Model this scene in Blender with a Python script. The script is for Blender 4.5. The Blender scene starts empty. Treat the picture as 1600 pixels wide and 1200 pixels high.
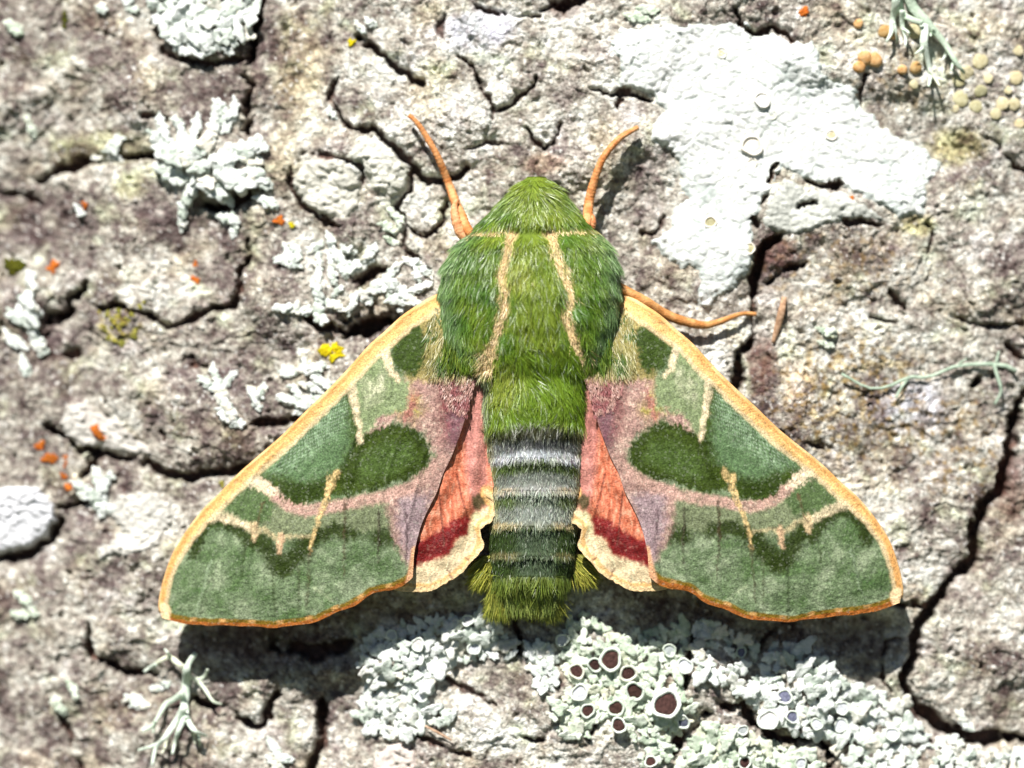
import bpy, math, random, heapq
import numpy as np
from mathutils import Matrix, Vector

# ------------------------------------------------------------------ scale
# The photograph is 1600 x 1200; one of its pixels is 0.05 mm on the bark.
S = 5e-5
Z0 = 1.30            # height of the picture's middle above the ground
CAM_D = 0.30         # lens to bark
DPX = CAM_D / S
RPX = 4000.0         # trunk radius in pixels (0.2 m)
AX = 950.0           # column of the trunk that is nearest the lens

scene = bpy.context.scene
C = scene.collection

# ------------------------------------------------------------------ camera
cam_d = bpy.data.cameras.new('camera')
cam = bpy.data.objects.new('camera', cam_d)
C.objects.link(cam)
cam.location = (0, -CAM_D, Z0)
cam.rotation_euler = (math.radians(90), 0, 0)
cam_d.sensor_width = 36
cam_d.lens = 36 * CAM_D / (1600 * S)
cam_d.clip_start = 0.01
cam_d.clip_end = 500
cam_d.dof.use_dof = True
cam_d.dof.focus_distance = CAM_D - 72 * S
cam_d.dof.aperture_fstop = 10.0
scene.camera = cam

# ------------------------------------------------------------------ sky, sun
SUN = Vector((-0.36, -1.0, 1.30)).normalized()      # towards the sun
elev = math.asin(SUN.z)
azim = math.atan2(SUN.x, SUN.y)
world = bpy.data.worlds.new('World')
scene.world = world
world.use_nodes = True
wn = world.node_tree
for n in list(wn.nodes):
    wn.nodes.remove(n)
sky = wn.nodes.new('ShaderNodeTexSky')
sky.sky_type = 'NISHITA'
sky.sun_disc = False
sky.sun_elevation = elev
sky.sun_rotation = azim
sky.air_density = 0.2
sky.dust_density = 0.0
bg = wn.nodes.new('ShaderNodeBackground')
bg.inputs['Strength'].default_value = 0.05
wo = wn.nodes.new('ShaderNodeOutputWorld')
wn.links.new(sky.outputs[0], bg.inputs[0])
wn.links.new(bg.outputs[0], wo.inputs[0])
sun_d = bpy.data.lights.new('sun', 'SUN')
sun_d.energy = 5.0
sun_d.angle = math.radians(0.5)
sun_d.color = (1.0, 0.965, 0.92)
sun = bpy.data.objects.new('sun', sun_d)
C.objects.link(sun)
sun.rotation_euler = (-SUN).to_track_quat('-Z', 'Y').to_euler()
sun.location = (-0.5, -1, 2.6)
scene.view_settings.view_transform = 'Standard'
scene.view_settings.look = 'None'
scene.view_settings.exposure = 0.72
scene.view_settings.gamma = 1.0

rng = np.random.default_rng(7)
rnd = random.Random(11)

# ------------------------------------------------------------------ maths helpers
PERM = {}
def _grad(seed):
    if seed not in PERM:
        r = np.random.default_rng(1000 + seed)
        a = r.random((256, 256)) * 2 * np.pi
        PERM[seed] = (np.cos(a).astype(np.float32), np.sin(a).astype(np.float32))
    return PERM[seed]

def perlin(x, y, seed=0):
    gx, gy = _grad(seed)
    xi = np.floor(x).astype(np.int64); yi = np.floor(y).astype(np.int64)
    xf = x - xi; yf = y - yi
    u = xf * xf * xf * (xf * (xf * 6 - 15) + 10)
    v = yf * yf * yf * (yf * (yf * 6 - 15) + 10)
    def g(ix, iy, dx, dy):
        a = ix & 255; b = iy & 255
        return gx[a, b] * dx + gy[a, b] * dy
    n00 = g(xi, yi, xf, yf); n10 = g(xi + 1, yi, xf - 1, yf)
    n01 = g(xi, yi + 1, xf, yf - 1); n11 = g(xi + 1, yi + 1, xf - 1, yf - 1)
    return ((n00 * (1 - u) + n10 * u) * (1 - v) + (n01 * (1 - u) + n11 * u) * v) * 1.41

def fbm(x, y, wl, octv=3, seed=0, gain=0.5):
    s = 0; a = 1.0; tot = 0
    for o in range(octv):
        s = s + a * perlin(x / wl + 17.3 * o, y / wl - 9.1 * o, seed + o)
        tot += a; a *= gain; wl *= 0.5
    return s / tot * 1.3

def worley(x, y, wl, seed=0):
    """distance to the nearest and second nearest jittered point, and its id"""
    r = np.random.default_rng(500 + seed)
    jx = r.random((128, 128)); jy = r.random((128, 128)); idv = r.random((128, 128))
    X = x / wl; Y = y / wl
    xi = np.floor(X).astype(np.int64); yi = np.floor(Y).astype(np.int64)
    f1 = np.full(X.shape, 9.0); f2 = np.full(X.shape, 9.0); ii = np.zeros(X.shape)
    for dx in (-1, 0, 1):
        for dy in (-1, 0, 1):
            a = (xi + dx) & 127; b = (yi + dy) & 127
            d = np.hypot(xi + dx + jx[a, b] - X, yi + dy + jy[a, b] - Y)
            m = d < f1
            f2 = np.where(m, f1, np.minimum(f2, d))
            ii = np.where(m, idv[a, b], ii)
            f1 = np.where(m, d, f1)
    return f1, f2, ii

def sstep(a, b, x):
    t = np.clip((x - a) / (b - a), 0, 1)
    return t * t * (3 - 2 * t)

def lin(c):
    c = np.asarray(c, dtype=np.float64) / 255.0
    return np.where(c <= 0.04045, c / 12.92, ((c + 0.055) / 1.055) ** 2.4)

def line_dist(x, y, pts):
    """distance to a polyline and the running parameter 0..1 at the nearest point"""
    pts = np.asarray(pts, float)
    seg = np.hypot(*(pts[1:] - pts[:-1]).T)
    cum = np.concatenate([[0], np.cumsum(seg)]); tot = cum[-1]
    best = np.full(x.shape, 1e9); par = np.zeros(x.shape)
    for i in range(len(pts) - 1):
        ax, ay = pts[i]; bx, by = pts[i + 1]
        dx, dy = bx - ax, by - ay
        L2 = dx * dx + dy * dy + 1e-9
        t = np.clip(((x - ax) * dx + (y - ay) * dy) / L2, 0, 1)
        d = np.hypot(x - ax - t * dx, y - ay - t * dy)
        m = d < best
        best = np.where(m, d, best)
        par = np.where(m, (cum[i] + t * seg[i]) / tot, par)
    return best, par

def poly_sdf(x, y, pts):
    """negative inside"""
    p = list(pts) + [pts[0]]
    d, _ = line_dist(x, y, p)
    ins = np.zeros(x.shape, bool)
    for i in range(len(p) - 1):
        x0, y0 = p[i]; x1, y1 = p[i + 1]
        if y0 == y1:
            continue
        c = ((y0 <= y) & (y < y1)) | ((y1 <= y) & (y < y0))
        ins ^= c & (x < (x1 - x0) * (y - y0) / (y1 - y0) + x0)
    return np.where(ins, -d, d)

def resample(pts, n, smooth=True):
    pts = np.asarray(pts, float)
    if smooth:                                   # Catmull-Rom
        P = np.vstack([2 * pts[0] - pts[1], pts, 2 * pts[-1] - pts[-2]])
        out = []
        for i in range(1, len(P) - 2):
            for t in np.linspace(0, 1, 10, endpoint=False):
                a, b, c, d = P[i - 1], P[i], P[i + 1], P[i + 2]
                out.append(0.5 * (2 * b + (c - a) * t + (2 * a - 5 * b + 4 * c - d) * t * t + (3 * b - a - 3 * c + d) * t ** 3))
        out.append(P[-2]); pts = np.array(out)
    seg = np.hypot(*(pts[1:, :2] - pts[:-1, :2]).T)
    cum = np.concatenate([[0], np.cumsum(seg)])
    q = np.linspace(0, cum[-1], n)
    return np.stack([np.interp(q, cum, pts[:, k]) for k in range(pts.shape[1])], 1)

def W(px, py, h):
    """bark coordinates (pixels, height above the plane in pixels) to metres"""
    return np.stack([(px - 800) * S, -h * S, Z0 + (600 - py) * S], -1)

def WP(px, py, h):
    """a traced picture point that stands h above the plane, to metres"""
    k = 1 - h / DPX
    return np.stack([(px - 800) * S * k, -h * S, Z0 + (600 - py) * S * k], -1)

# ------------------------------------------------------------------ object helpers
def new_mesh(name, V, F, col=None, smooth=True):
    me = bpy.data.meshes.new(name)
    V = np.asarray(V, np.float32).reshape(-1, 3)
    groups = F if isinstance(F, list) else [F]
    groups = [np.asarray(f, np.int32) for f in groups if len(f)]
    me.vertices.add(len(V)); me.vertices.foreach_set('co', V.ravel())
    loops = np.concatenate([g.ravel() for g in groups])
    tot = np.concatenate([np.full(len(g), g.shape[1], np.int32) for g in groups])
    start = np.concatenate([[0], np.cumsum(tot)[:-1]]).astype(np.int32)
    me.loops.add(len(loops)); me.loops.foreach_set('vertex_index', loops)
    me.polygons.add(len(tot))
    me.polygons.foreach_set('loop_start', start)
    me.polygons.foreach_set('loop_total', tot)
    me.polygons.foreach_set('use_smooth', np.full(len(tot), smooth, bool))
    if col is not None:
        a = me.color_attributes.new('Col', 'FLOAT_COLOR', 'POINT')
        rgba = np.ones((len(V), 4), np.float32); rgba[:, :3] = col
        a.data.foreach_set('color', rgba.ravel())
    me.update(calc_edges=True)
    return me

def link(name, data, parent=None, loc=None):
    o = bpy.data.objects.new(name, data)
    C.objects.link(o)
    if parent is not None:
        o.parent = parent
    if loc is not None:
        o.location = loc
    return o

def part(name, V, F, mat, parent=None, col=None, smooth=True, abs_parent=None):
    """mesh from world coordinates; its origin is the parent's world place"""
    base = np.array(abs_parent if abs_parent is not None else (0, 0, 0), float)
    me = new_mesh(name, np.asarray(V) - base, F, col, smooth)
    me.materials.append(mat)
    return link(name, me, parent)

def tag(o, label=None, cat=None, group=None, kind=None):
    if label: o['label'] = label
    if cat: o['category'] = cat
    if group: o['group'] = group
    if kind: o['kind'] = kind
    return o

def grid_faces(nu, nv, closed_v=False):
    i = np.arange(nu - 1)[:, None]; j = np.arange(nv if closed_v else nv - 1)[None, :]
    a = i * nv + j; b = i * nv + (j + 1) % nv
    return np.stack([a, b, b + nv, a + nv], -1).reshape(-1, 4)

# ------------------------------------------------------------------ materials
def mat_new(name):
    m = bpy.data.materials.new(name); m.use_nodes = True
    nt = m.node_tree
    p = nt.nodes['Principled BSDF']
    return m, nt, p

def noise_node(nt, px, detail=4, rough=0.6, kind='noise'):
    g = nt.nodes.new('ShaderNodeNewGeometry')
    t = nt.nodes.new('ShaderNodeTexNoise' if kind == 'noise' else 'ShaderNodeTexVoronoi')
    t.inputs['Scale'].default_value = 1 / (px * S)
    if kind == 'noise':
        t.inputs['Detail'].default_value = detail
        t.inputs['Roughness'].default_value = rough
    nt.links.new(g.outputs['Position'], t.inputs['Vector'])
    return t

def ramp(nt, src, stops):
    r = nt.nodes.new('ShaderNodeValToRGB')
    el = r.color_ramp.elements
    while len(el) > 1:
        el.remove(el[0])
    el[0].position = stops[0][0]; el[0].color = (*stops[0][1], 1)
    for p, c in stops[1:]:
        e = el.new(p); e.color = (*c, 1)
    nt.links.new(src, r.inputs[0])
    return r

def mul(nt, a, b, fac=1.0, mode='MULTIPLY'):
    m = nt.nodes.new('ShaderNodeMix'); m.data_type = 'RGBA'; m.blend_type = mode
    m.inputs['Factor'].default_value = fac
    nt.links.new(a, m.inputs['A']); nt.links.new(b, m.inputs['B'])
    return m.outputs['Result']

def bump(nt, p, src, dist_px, strength=1.0, prev=None):
    b = nt.nodes.new('ShaderNodeBump')
    b.inputs['Strength'].default_value = strength
    b.inputs['Distance'].default_value = dist_px * S
    nt.links.new(src, b.inputs['Height'])
    if prev is not None:
        nt.links.new(prev.outputs[0], b.inputs['Normal'])
    nt.links.new(b.outputs[0], p.inputs['Normal'])
    return b

def attr_mat(name, rough, spec, grain_px, lo, hi, bump_px=1.5, bump_scale=4, sheen=0.0, scales=None, scale_col=None):
    """colour from the mesh, broken up by a fine grain"""
    m, nt, p = mat_new(name)
    a = nt.nodes.new('ShaderNodeAttribute'); a.attribute_name = 'Col'
    n = noise_node(nt, grain_px, 3, 0.7)
    r = ramp(nt, n.outputs[0], [(0.3, (lo,) * 3), (0.7, (hi,) * 3)])
    out = mul(nt, a.outputs['Color'], r.outputs[0])
    if scales:
        v = noise_node(nt, scales, kind='voronoi')
        rr = ramp(nt, v.outputs['Color'], [(0.0, (0, 0, 0)), (0.72, (0, 0, 0)), (0.92, (1, 1, 1))])
        mx = nt.nodes.new('ShaderNodeMix'); mx.data_type = 'RGBA'
        mm = nt.nodes.new('ShaderNodeMath'); mm.operation = 'MULTIPLY'; mm.inputs[1].default_value = 0.17
        nt.links.new(rr.outputs[0], mm.inputs[0])
        nt.links.new(mm.outputs[0], mx.inputs['Factor'])
        nt.links.new(out, mx.inputs['A']); mx.inputs['B'].default_value = (*(scale_col or (0.5, 0.54, 0.42)), 1)
        out = mx.outputs['Result']
    nt.links.new(out, p.inputs['Base Color'])
    p.inputs['Roughness'].default_value = rough
    p.inputs['Specular IOR Level'].default_value = spec
    p.inputs['Sheen Weight'].default_value = sheen
    if bump_px:
        nb = noise_node(nt, bump_scale, 3, 0.65)
        bump(nt, p, nb.outputs[0], bump_px, 1.0)
    return m

def lichen_mat(name, c0, c1, rough=0.85, px=9, bpx=3.0, spec=0.15, tint=None):
    m, nt, p = mat_new(name)
    n = noise_node(nt, px, 4, 0.65)
    r = ramp(nt, n.outputs[0], [(0.32, tuple(lin(c0))), (0.62, tuple(lin(c1)))])
    oi = nt.nodes.new('ShaderNodeObjectInfo')
    r2 = ramp(nt, oi.outputs['Random'], [(0, (0.74, 0.79, 0.72)), (0.45, (1, 1, 1)), (0.8, (1, 1, 1)), (1, (0.98, 0.90, 0.80))])
    nt.links.new(mul(nt, r.outputs[0], r2.outputs[0]), p.inputs['Base Color'])
    p.inputs['Roughness'].default_value = rough
    p.inputs['Specular IOR Level'].default_value = spec
    nb = noise_node(nt, 5, 4, 0.7)
    bump(nt, p, nb.outputs[0], bpx, 1.0)
    return m

M_BARK = attr_mat('bark', 0.92, 0.15, 4.5, 0.50, 1.46, bump_px=6.5, bump_scale=7)
M_CRUST = attr_mat('white_crust', 0.9, 0.12, 6, 0.84, 1.10, bump_px=1.7, bump_scale=6)
M_WING = attr_mat('wing_scales', 0.6, 0.16, 2.6, 0.52, 1.46, bump_px=1.6, bump_scale=3.0, scales=3.0)
M_HIND = attr_mat('hindwing_scales', 0.55, 0.30, 3.2, 0.70, 1.35, bump_px=1.6, bump_scale=3.0, scales=3.4, scale_col=(0.8, 0.42, 0.30))
M_BODY = attr_mat('body_skin', 0.7, 0.2, 4, 0.7, 1.3, bump_px=1)
M_FUR = attr_mat('fur', 0.40, 0.5, 3, 0.85, 1.15, bump_px=0, sheen=0.0)
M_LIMB = attr_mat('antenna_scales', 0.6, 0.25, 3, 0.75, 1.25, bump_px=1.5, bump_scale=3)
M_FOLI = lichen_mat('pale_foliose_lichen', (200, 211, 202), (247, 249, 246), bpx=2.5)
M_FOLI2 = lichen_mat('grey_green_lichen', (176, 194, 170), (238, 243, 230), px=10, bpx=2.5)
M_STRAP = lichen_mat('strap_lichen', (206, 224, 204), (234, 244, 230), px=14, bpx=2)
M_THREAD = lichen_mat('thread_lichen', (150, 172, 150), (190, 206, 186), px=14, bpx=2)
M_ORANGE = lichen_mat('orange_lichen', (176, 84, 24), (218, 126, 52), px=6)
M_YELLOW = lichen_mat('yellow_lichen', (190, 170, 10), (232, 214, 30), px=6)
M_OLIVE = lichen_mat('olive_lichen', (110, 108, 40), (176, 168, 84), px=6)
M_MOSS = lichen_mat('moss', (44, 54, 10), (96, 96, 24), px=5)
M_RIM = lichen_mat('cup_rim', (200, 212, 198), (240, 244, 236), px=7, bpx=1.5)
M_DISC = lichen_mat('cup_brown', (50, 32, 30), (84, 58, 54), px=5, bpx=1.5)
M_PRUI = lichen_mat('cup_lavender', (186, 188, 198), (222, 224, 230), px=4, bpx=1.5)
M_BLUE = lichen_mat('cup_slate', (72, 72, 96), (128, 130, 152), px=4, bpx=1.5)
M_TAN = lichen_mat('cup_tan', (184, 172, 132), (218, 208, 174), px=8, bpx=1.5)
M_AMBER = lichen_mat('cup_amber', (186, 134, 78), (220, 184, 134), px=8, bpx=1.5)
M_CREAM = lichen_mat('cup_cream', (236, 230, 216), (250, 248, 242), px=8, bpx=1.5)
M_TWIG = lichen_mat('dry_fibre', (150, 116, 92), (206, 176, 150), px=6, bpx=1)

# ------------------------------------------------------------------ ground
m, nt, p = mat_new('grassy_ground')
n = noise_node(nt, 1200, 6, 0.7)
r = ramp(nt, n.outputs[0], [(0.35, (0.035, 0.045, 0.016)), (0.65, (0.06, 0.07, 0.03))])
nt.links.new(r.outputs[0], p.inputs['Base Color']); p.inputs['Roughness'].default_value = 1.0
gx = np.concatenate([np.linspace(-120, -4, 12), np.linspace(-3, 3, 25), np.linspace(4, 120, 12)])
GX, GY = np.meshgrid(gx, gx, indexing='ij')
GZ = 0.05 * perlin(GX * 0.4 + 0.3, GY * 0.4, 3) * np.clip(np.hypot(GX, GY) - 0.5, 0, 1)
g = part('ground', np.stack([GX, GY, GZ], -1).reshape(-1, 3), grid_faces(len(gx), len(gx))[:, [0, 3, 2, 1]], m)
tag(g, 'grassy ground round the foot of the tree', None, None, 'structure')

# ------------------------------------------------------------------ bark relief
def axis(lo, hi, step, out_lo, out_hi):
    a = list(np.arange(lo, hi + step, step))
    s = step; x = lo; left = []
    while x > out_lo:
        s *= 1.06; x -= s; left.append(x)
    s = step; x = a[-1]; right = []
    while x < out_hi:
        s *= 1.06; x += s; right.append(x)
    return np.array(left[::-1] + a + right)

AXX = axis(-30, 1630, 2.15, -750, 2500)
AXY = axis(-30, 1230, 2.15, -750, 1950)
GXX, GYY = np.meshgrid(AXX, AXY, indexing='ij')

# fissures, plus a few shadows cut in as fissures, traced from the photograph: width, extra depth factor, points
CRACKS = [
 (15, 1, [(412, -40), (405, 10), (390, 85), (385, 150), (380, 205)]),
 (15, 1, [(48, 278), (85, 252), (130, 246), (175, 240), (236, 240)]),
 (10, .7, [(235, 40), (252, 72), (290, 92), (345, 92), (392, 80)]),
 (7, .6, [(216, 176), (256, 180)]),
 (9, .6, [(-40, 290), (0, 295), (50, 310)]),
 (20, 1, [(318, 320), (350, 318), (388, 302)]),  # shadow below the leafy lichen, cut in as a fissure
 (12, 1, [(560, 58), (590, 75), (610, 95), (640, 120), (657, 131)]),
 (7, .8, [(520, 120), (516, 160), (530, 182)]),
 (10, 1, [(530, 182), (550, 196), (584, 202), (618, 226), (645, 256), (655, 277), (685, 282), (712, 277), (732, 260)]),
 (7, .9, [(645, 262), (638, 297), (618, 320), (631, 351), (655, 363), (678, 364), (695, 341), (697, 314)]),
 (5, .7, [(631, 351), (628, 392), (640, 410)]),
 (4, .8, [(709, 81), (739, 105), (751, 122)]),
 (15, 1, [(748, 118), (754, 130)]),
 (6, 1, [(751, 125), (763, 152), (775, 172), (800, 165), (820, 148), (830, 132), (840, 115)]),
 (4, .8, [(775, 172), (769, 188)]),
 (5, .8, [(739, 7), (780, 20), (810, 24), (846, 25)]),
 (22, .8, [(852, 16), (885, 10), (916, -6)]),
 (6, 1, [(824, 202), (834, 218), (851, 229), (864, 216), (878, 196)]),
 (5, .7, [(735, 232), (765, 222), (790, 218)]),
 (7, 1, [(925, 142), (962, 145), (982, 143), (1016, 155)]),
 (6, .9, [(971, 148), (962, 166)]),
 (5, .9, [(1002, 368), (1023, 364), (1040, 337)]),
 (8, .8, [(1151, 12), (1156, 36), (1175, 50), (1205, 42), (1225, 54), (1240, 66)]),
 (4, .8, [(1354, 112), (1347, 135), (1350, 164)]),
 (4, .8, [(1215, 253), (1205, 290), (1192, 322)]),
 (9, .9, [(1262, 280), (1286, 288), (1318, 287)]),
 (7, .9, [(1245, 324), (1276, 319)]),
 (9, .7, [(1323, 344), (1374, 352)]),
 (9, .6, [(1176, 338), (1180, 352)]),
 (22, .8, [(1218, 368), (1196, 388), (1184, 408), (1178, 432), (1174, 460)]),
 (10, .8, [(1200, 440), (1230, 420), (1262, 412)]),
 (6, .9, [(1174, 460), (1177, 500), (1171, 535)]),
 (20, 1, [(1172, 532), (1158, 569), (1148, 604), (1140, 640)]),
 (19, 1, [(1640, 590), (1600, 632), (1590, 680), (1587, 714), (1566, 771), (1543, 797), (1532, 822), (1526, 874), (1499, 898), (1478, 920), (1462, 952)]),
 (20, 1, [(1462, 952), (1441, 975), (1435, 1019), (1416, 1060), (1421, 1087), (1448, 1114), (1475, 1141), (1516, 1154), (1549, 1161), (1600, 1158), (1660, 1180)]),
 (8, .8, [(1404, 946), (1462, 950)]),  # level shadow line, cut in as a fissure
 (4, .8, [(1414, 1001), (1391, 1009), (1381, 1036), (1381, 1063), (1394, 1082)]),
 (10, .5, [(1391, 455), (1416, 480)]),
 (5, .8, [(1360, 493), (1408, 503)]),
 (4, .8, [(1488, 496), (1530, 506), (1556, 511), (1610, 505)]),
 (18, .8, [(1530, 600), (1556, 586)]),
 (5, .7, [(1262, 694), (1293, 704)]),
 (12, .6, [(1580, 540), (1605, 560)]),
 (22, 1, [(62, 500), (95, 484), (111, 464), (120, 444)]),
 (10, 1, [(145, 478), (175, 476), (209, 488), (243, 501), (273, 508), (304, 498), (324, 483), (358, 479), (371, 461), (373, 427), (384, 403), (385, 372)]),
 (12, 1, [(60, 664), (78, 680), (111, 704), (148, 710), (175, 717), (202, 719), (236, 734), (270, 744), (297, 748), (337, 739), (400, 730)]),
 (11, .9, [(148, 710), (135, 734), (116, 750)]),
 (9, .8, [(78, 797), (128, 788)]),
 (12, .9, [(392, 664), (435, 660), (475, 650), (510, 655)]),  # shadow under an edge, cut in as a fissure
 (5, .7, [(284, 557), (314, 575)]),
 (18, .4, [(85, 552), (112, 552)]),
 (6, .6, [(248, 672), (250, 690)]),
 (32, 1, [(540, 520), (575, 508), (612, 494), (650, 492)]),  # dark gap under the lichen, its overhang shadow cut in with it
 (14, .8, [(478, 500), (500, 512), (540, 516)]),
 (15, .9, [(555, 436), (580, 428), (600, 420)]),
 (9, .8, [(634, 392), (646, 402), (668, 425)]),
 (13, 1, [(-40, 880), (0, 876), (34, 867), (67, 847), (86, 818)]),
 (11, 1, [(128, 982), (130, 1036), (152, 1043), (189, 1053), (240, 1061)]),
 (15, 1, [(300, 1097), (324, 1107), (351, 1110), (371, 1131), (402, 1141), (412, 1121), (434, 1088)]),
 (20, .9, [(498, 1100), (503, 1140), (500, 1172), (480, 1215)]),
 (28, .7, [(425, 1015), (480, 1022), (545, 1010)]),
 (8, .6, [(84, 1125), (100, 1160), (114, 1210)]),
 (5, .7, [(675, 1055), (732, 1080), (775, 1098)]),
 (8, .9, [(805, 965), (810, 1025)]),
 (5, .8, [(942, 1112), (915, 1163)]),
 (8, .6, [(650, 1150), (690, 1165), (735, 1184)]),
 (13, .9, [(1050, 1180), (1066, 1146), (1100, 1127), (1108, 1120)]),
 (13, .9, [(1120, 1102), (1161, 1106), (1175, 1134), (1208, 1154), (1242, 1158), (1278, 1154), (1300, 1180)]),
 (9, .9, [(1070, 1070), (1078, 1030), (1084, 985)]),
 (8, .8, [(1190, 1014), (1219, 985)]),
 (9, .7, [(820, 1150), (850, 1156)]),
 (7, .7, [(1560, 220), (1590, 260), (1630, 270)]),
 (6, .6, [(1450, 350), (1462, 372), (1455, 390)]),
 (7, .6, [(455, 260), (452, 285), (470, 318), (510, 345), (525, 352)]),
 (5, .6, [(470, 240), (500, 238), (560, 262), (570, 290)]),
 (6, .6, [(690, 20), (686, 50), (700, 75)]),
 # beyond the frame
 (22, 1, [(-700, 200), (-420, 160), (-200, 250), (-40, 290)]),
 (24, 1, [(-600, -300), (-300, -260), (60, -330), (410, -240), (412, -40)]),
 (24, 1, [(412, -240), (800, -420), (1300, -300), (1700, -380), (2300, -200)]),
 (24, 1, [(1660, 560), (1900, 420), (2200, 460)]),
 (22, 1, [(1660, 1180), (1900, 1350), (2300, 1250)]),
 (22, 1, [(-600, 900), (-300, 860), (-40, 880)]),
 (24, 1, [(-500, 1400), (-100, 1500), (300, 1380), (480, 1215)]),
 (24, 1, [(300, 1380), (800, 1560), (1300, 1420), (1300, 1180)]),
 (22, 1, [(1700, -380), (1760, 0), (1900, 420)]),
]
WXX = GXX + 7 * fbm(GXX, GYY, 34, 2, 21) + 5.0 * fbm(GXX, GYY, 12, 3, 25, .65)
WYY = GYY + 7 * fbm(GXX, GYY, 34, 2, 31) + 5.0 * fbm(GXX, GYY, 12, 3, 35, .65)
WVAR = np.clip(0.74 + 1.0 * fbm(GXX, GYY, 42, 3, 41), 0.06, 1.7)

CGAP = fbm(GXX, GYY, 46, 3, 45)
CUT = np.zeros(GXX.shape); LIPF = np.zeros(GXX.shape); CUTM = np.zeros(GXX.shape)
for w, dep, pts in CRACKS:
    P = np.array(pts, float)
    pad = w + 70
    i0, i1 = np.searchsorted(AXX, [P[:, 0].min() - pad, P[:, 0].max() + pad])
    j0, j1 = np.searchsorted(AXY, [P[:, 1].min() - pad, P[:, 1].max() + pad])
    if i1 <= i0 or j1 <= j0:
        continue
    sl = (slice(i0, i1), slice(j0, j1))
    d, t = line_dist(WXX[sl], WYY[sl], P)
    ww = w * 0.46 * WVAR[sl] * (0.45 + 0.55 * np.sin(np.pi * np.clip(t, 0.0, 1)) ** 0.5)
    e = 1 - sstep(-0.25, 1, (d - ww) / (3.0 + 0.12 * w))
    e = e * (0.12 + 0.88 * sstep(-.50, -.18, CGAP[sl]))
    depth = dep * (9 + 1.75 * w)
    CUT[sl] = np.maximum(CUT[sl], depth * e)
    CUTM[sl] = np.maximum(CUTM[sl], e)
    LIPF[sl] = np.maximum(LIPF[sl], 0.20 * depth * np.exp(-np.clip(d - ww, 0, None) / (8 + 0.6 * w)))

# plates of bark between the fissures: region growing that fissures hold back
SEEDS = [(60, 60), (200, 110), (310, 140), (470, 120), (130, 200), (40, 400), (180, 330), (300, 430), (480, 60),
 (500, 290), (600, 280), (660, 320), (590, 130), (690, 160), (760, 60), (800, 120), (850, 200), (900, 110), (960, 200),
 (1000, 300), (1010, 60), (1100, 120), (1200, 20), (1150, 300), (1230, 330), (1330, 60), (1300, 200), (1450, 60),
 (1550, 120), (1420, 250), (1540, 330), (1330, 420), (1450, 440), (1300, 560), (1440, 600), (1540, 520), (1260, 660),
 (1400, 760), (1500, 700), (1590, 800), (1480, 860), (1540, 1000), (1400, 1020), (1510, 1080), (1580, 1190),
 (1100, 420), (1120, 560), (1070, 440), (440, 400), (440, 450), (100, 560), (220, 560), (380, 560), (300, 650), (200, 690), (40, 620),
 (40, 740), (220, 790), (340, 800), (40, 960), (200, 900), (180, 1010), (330, 1020), (80, 1080), (200, 1120), (400, 1070), (350, 1160),
 (450, 1160), (600, 1000), (600, 1120), (720, 1030), (700, 1130), (850, 1050), (880, 1180), (980, 1050), (1030, 1150), (1120, 1050),
 (1150, 1180), (1250, 1060), (1350, 1150), (560, 580), (700, 700), (1000, 700), (850, 850),
 (-250, 50), (-250, 600), (-300, 1150), (100, 1400), (600, 1450), (1100, 1400), (1600, 1400), (1900, 900), (1850, 200),
 (1400, -200), (900, -250), (200, -180), (-300, -500), (700, -600), (1500, -600), (2200, -500), (2250, 700), (2200, 1600), (700, 1800), (-450, 1700)]
q = 10
cx = np.arange(-760, 2520, q); cy = np.arange(-760, 1970, q)
ci = np.clip(np.searchsorted(AXX, cx), 0, len(AXX) - 1); cj = np.clip(np.searchsorted(AXY, cy), 0, len(AXY) - 1)
# strongest cut inside each coarse cell
coarse = CUTM[np.ix_(ci, cj)]
for ox in (-5, 0, 5):
    for oy in (-5, 0, 5):
        a = np.clip(np.searchsorted(AXX, cx + ox), 0, len(AXX) - 1); b = np.clip(np.searchsorted(AXY, cy + oy), 0, len(AXY) - 1)
        coarse = np.maximum(coarse, CUTM[np.ix_(a, b)])
cost = (1 + 40 * (coarse > 0.35)).tolist()
nx_, ny_ = len(cx), len(cy)
own = [[-1] * ny_ for _ in range(nx_)]
heap = []
for k, (sx, sy) in enumerate(SEEDS):
    heap.append((0.0, int((sx + 760) // q), int((sy + 760) // q), k))
heapq.heapify(heap)
while heap:
    dcur, a, b, k = heapq.heappop(heap)
    if own[a][b] >= 0:
        continue
    own[a][b] = k
    for da, db, l in ((1, 0, 1), (-1, 0, 1), (0, 1, 1), (0, -1, 1), (1, 1, 1.41), (1, -1, 1.41), (-1, 1, 1.41), (-1, -1, 1.41)):
        u, v = a + da, b + db
        if 0 <= u < nx_ and 0 <= v < ny_ and own[u][v] < 0:
            heapq.heappush(heap, (dcur + l * cost[u][v], u, v, k))
OWN = np.array(own)
ua = np.clip(((WXX + 760) / q).astype(int), 0, nx_ - 1); ub = np.clip(((WYY + 760) / q).astype(int), 0, ny_ - 1)
PLATE = OWN[ua, ub]
# every plate stands a little higher or lower and leans a little
prng = np.random.default_rng(5)
ph = prng.uniform(-9, 9, len(SEEDS)); ptx = prng.uniform(-.05, .05, len(SEEDS)); pty = prng.uniform(-.03, .09, len(SEEDS))
sd = np.array(SEEDS, float)
offc = ph[OWN] + ptx[OWN] * np.clip(cx[:, None] - sd[OWN, 0], -150, 150) + pty[OWN] * np.clip(cy[None, :] - sd[OWN, 1], -150, 150)
for _ in range(2):                                  # soften the joints that are no fissures
    pad_ = np.pad(offc, 1, mode='edge')
    offc = sum(pad_[1 + a:1 + a + nx_, 1 + b:1 + b + ny_] for a in (-1, 0, 1) for b in (-1, 0, 1)) / 9

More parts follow.
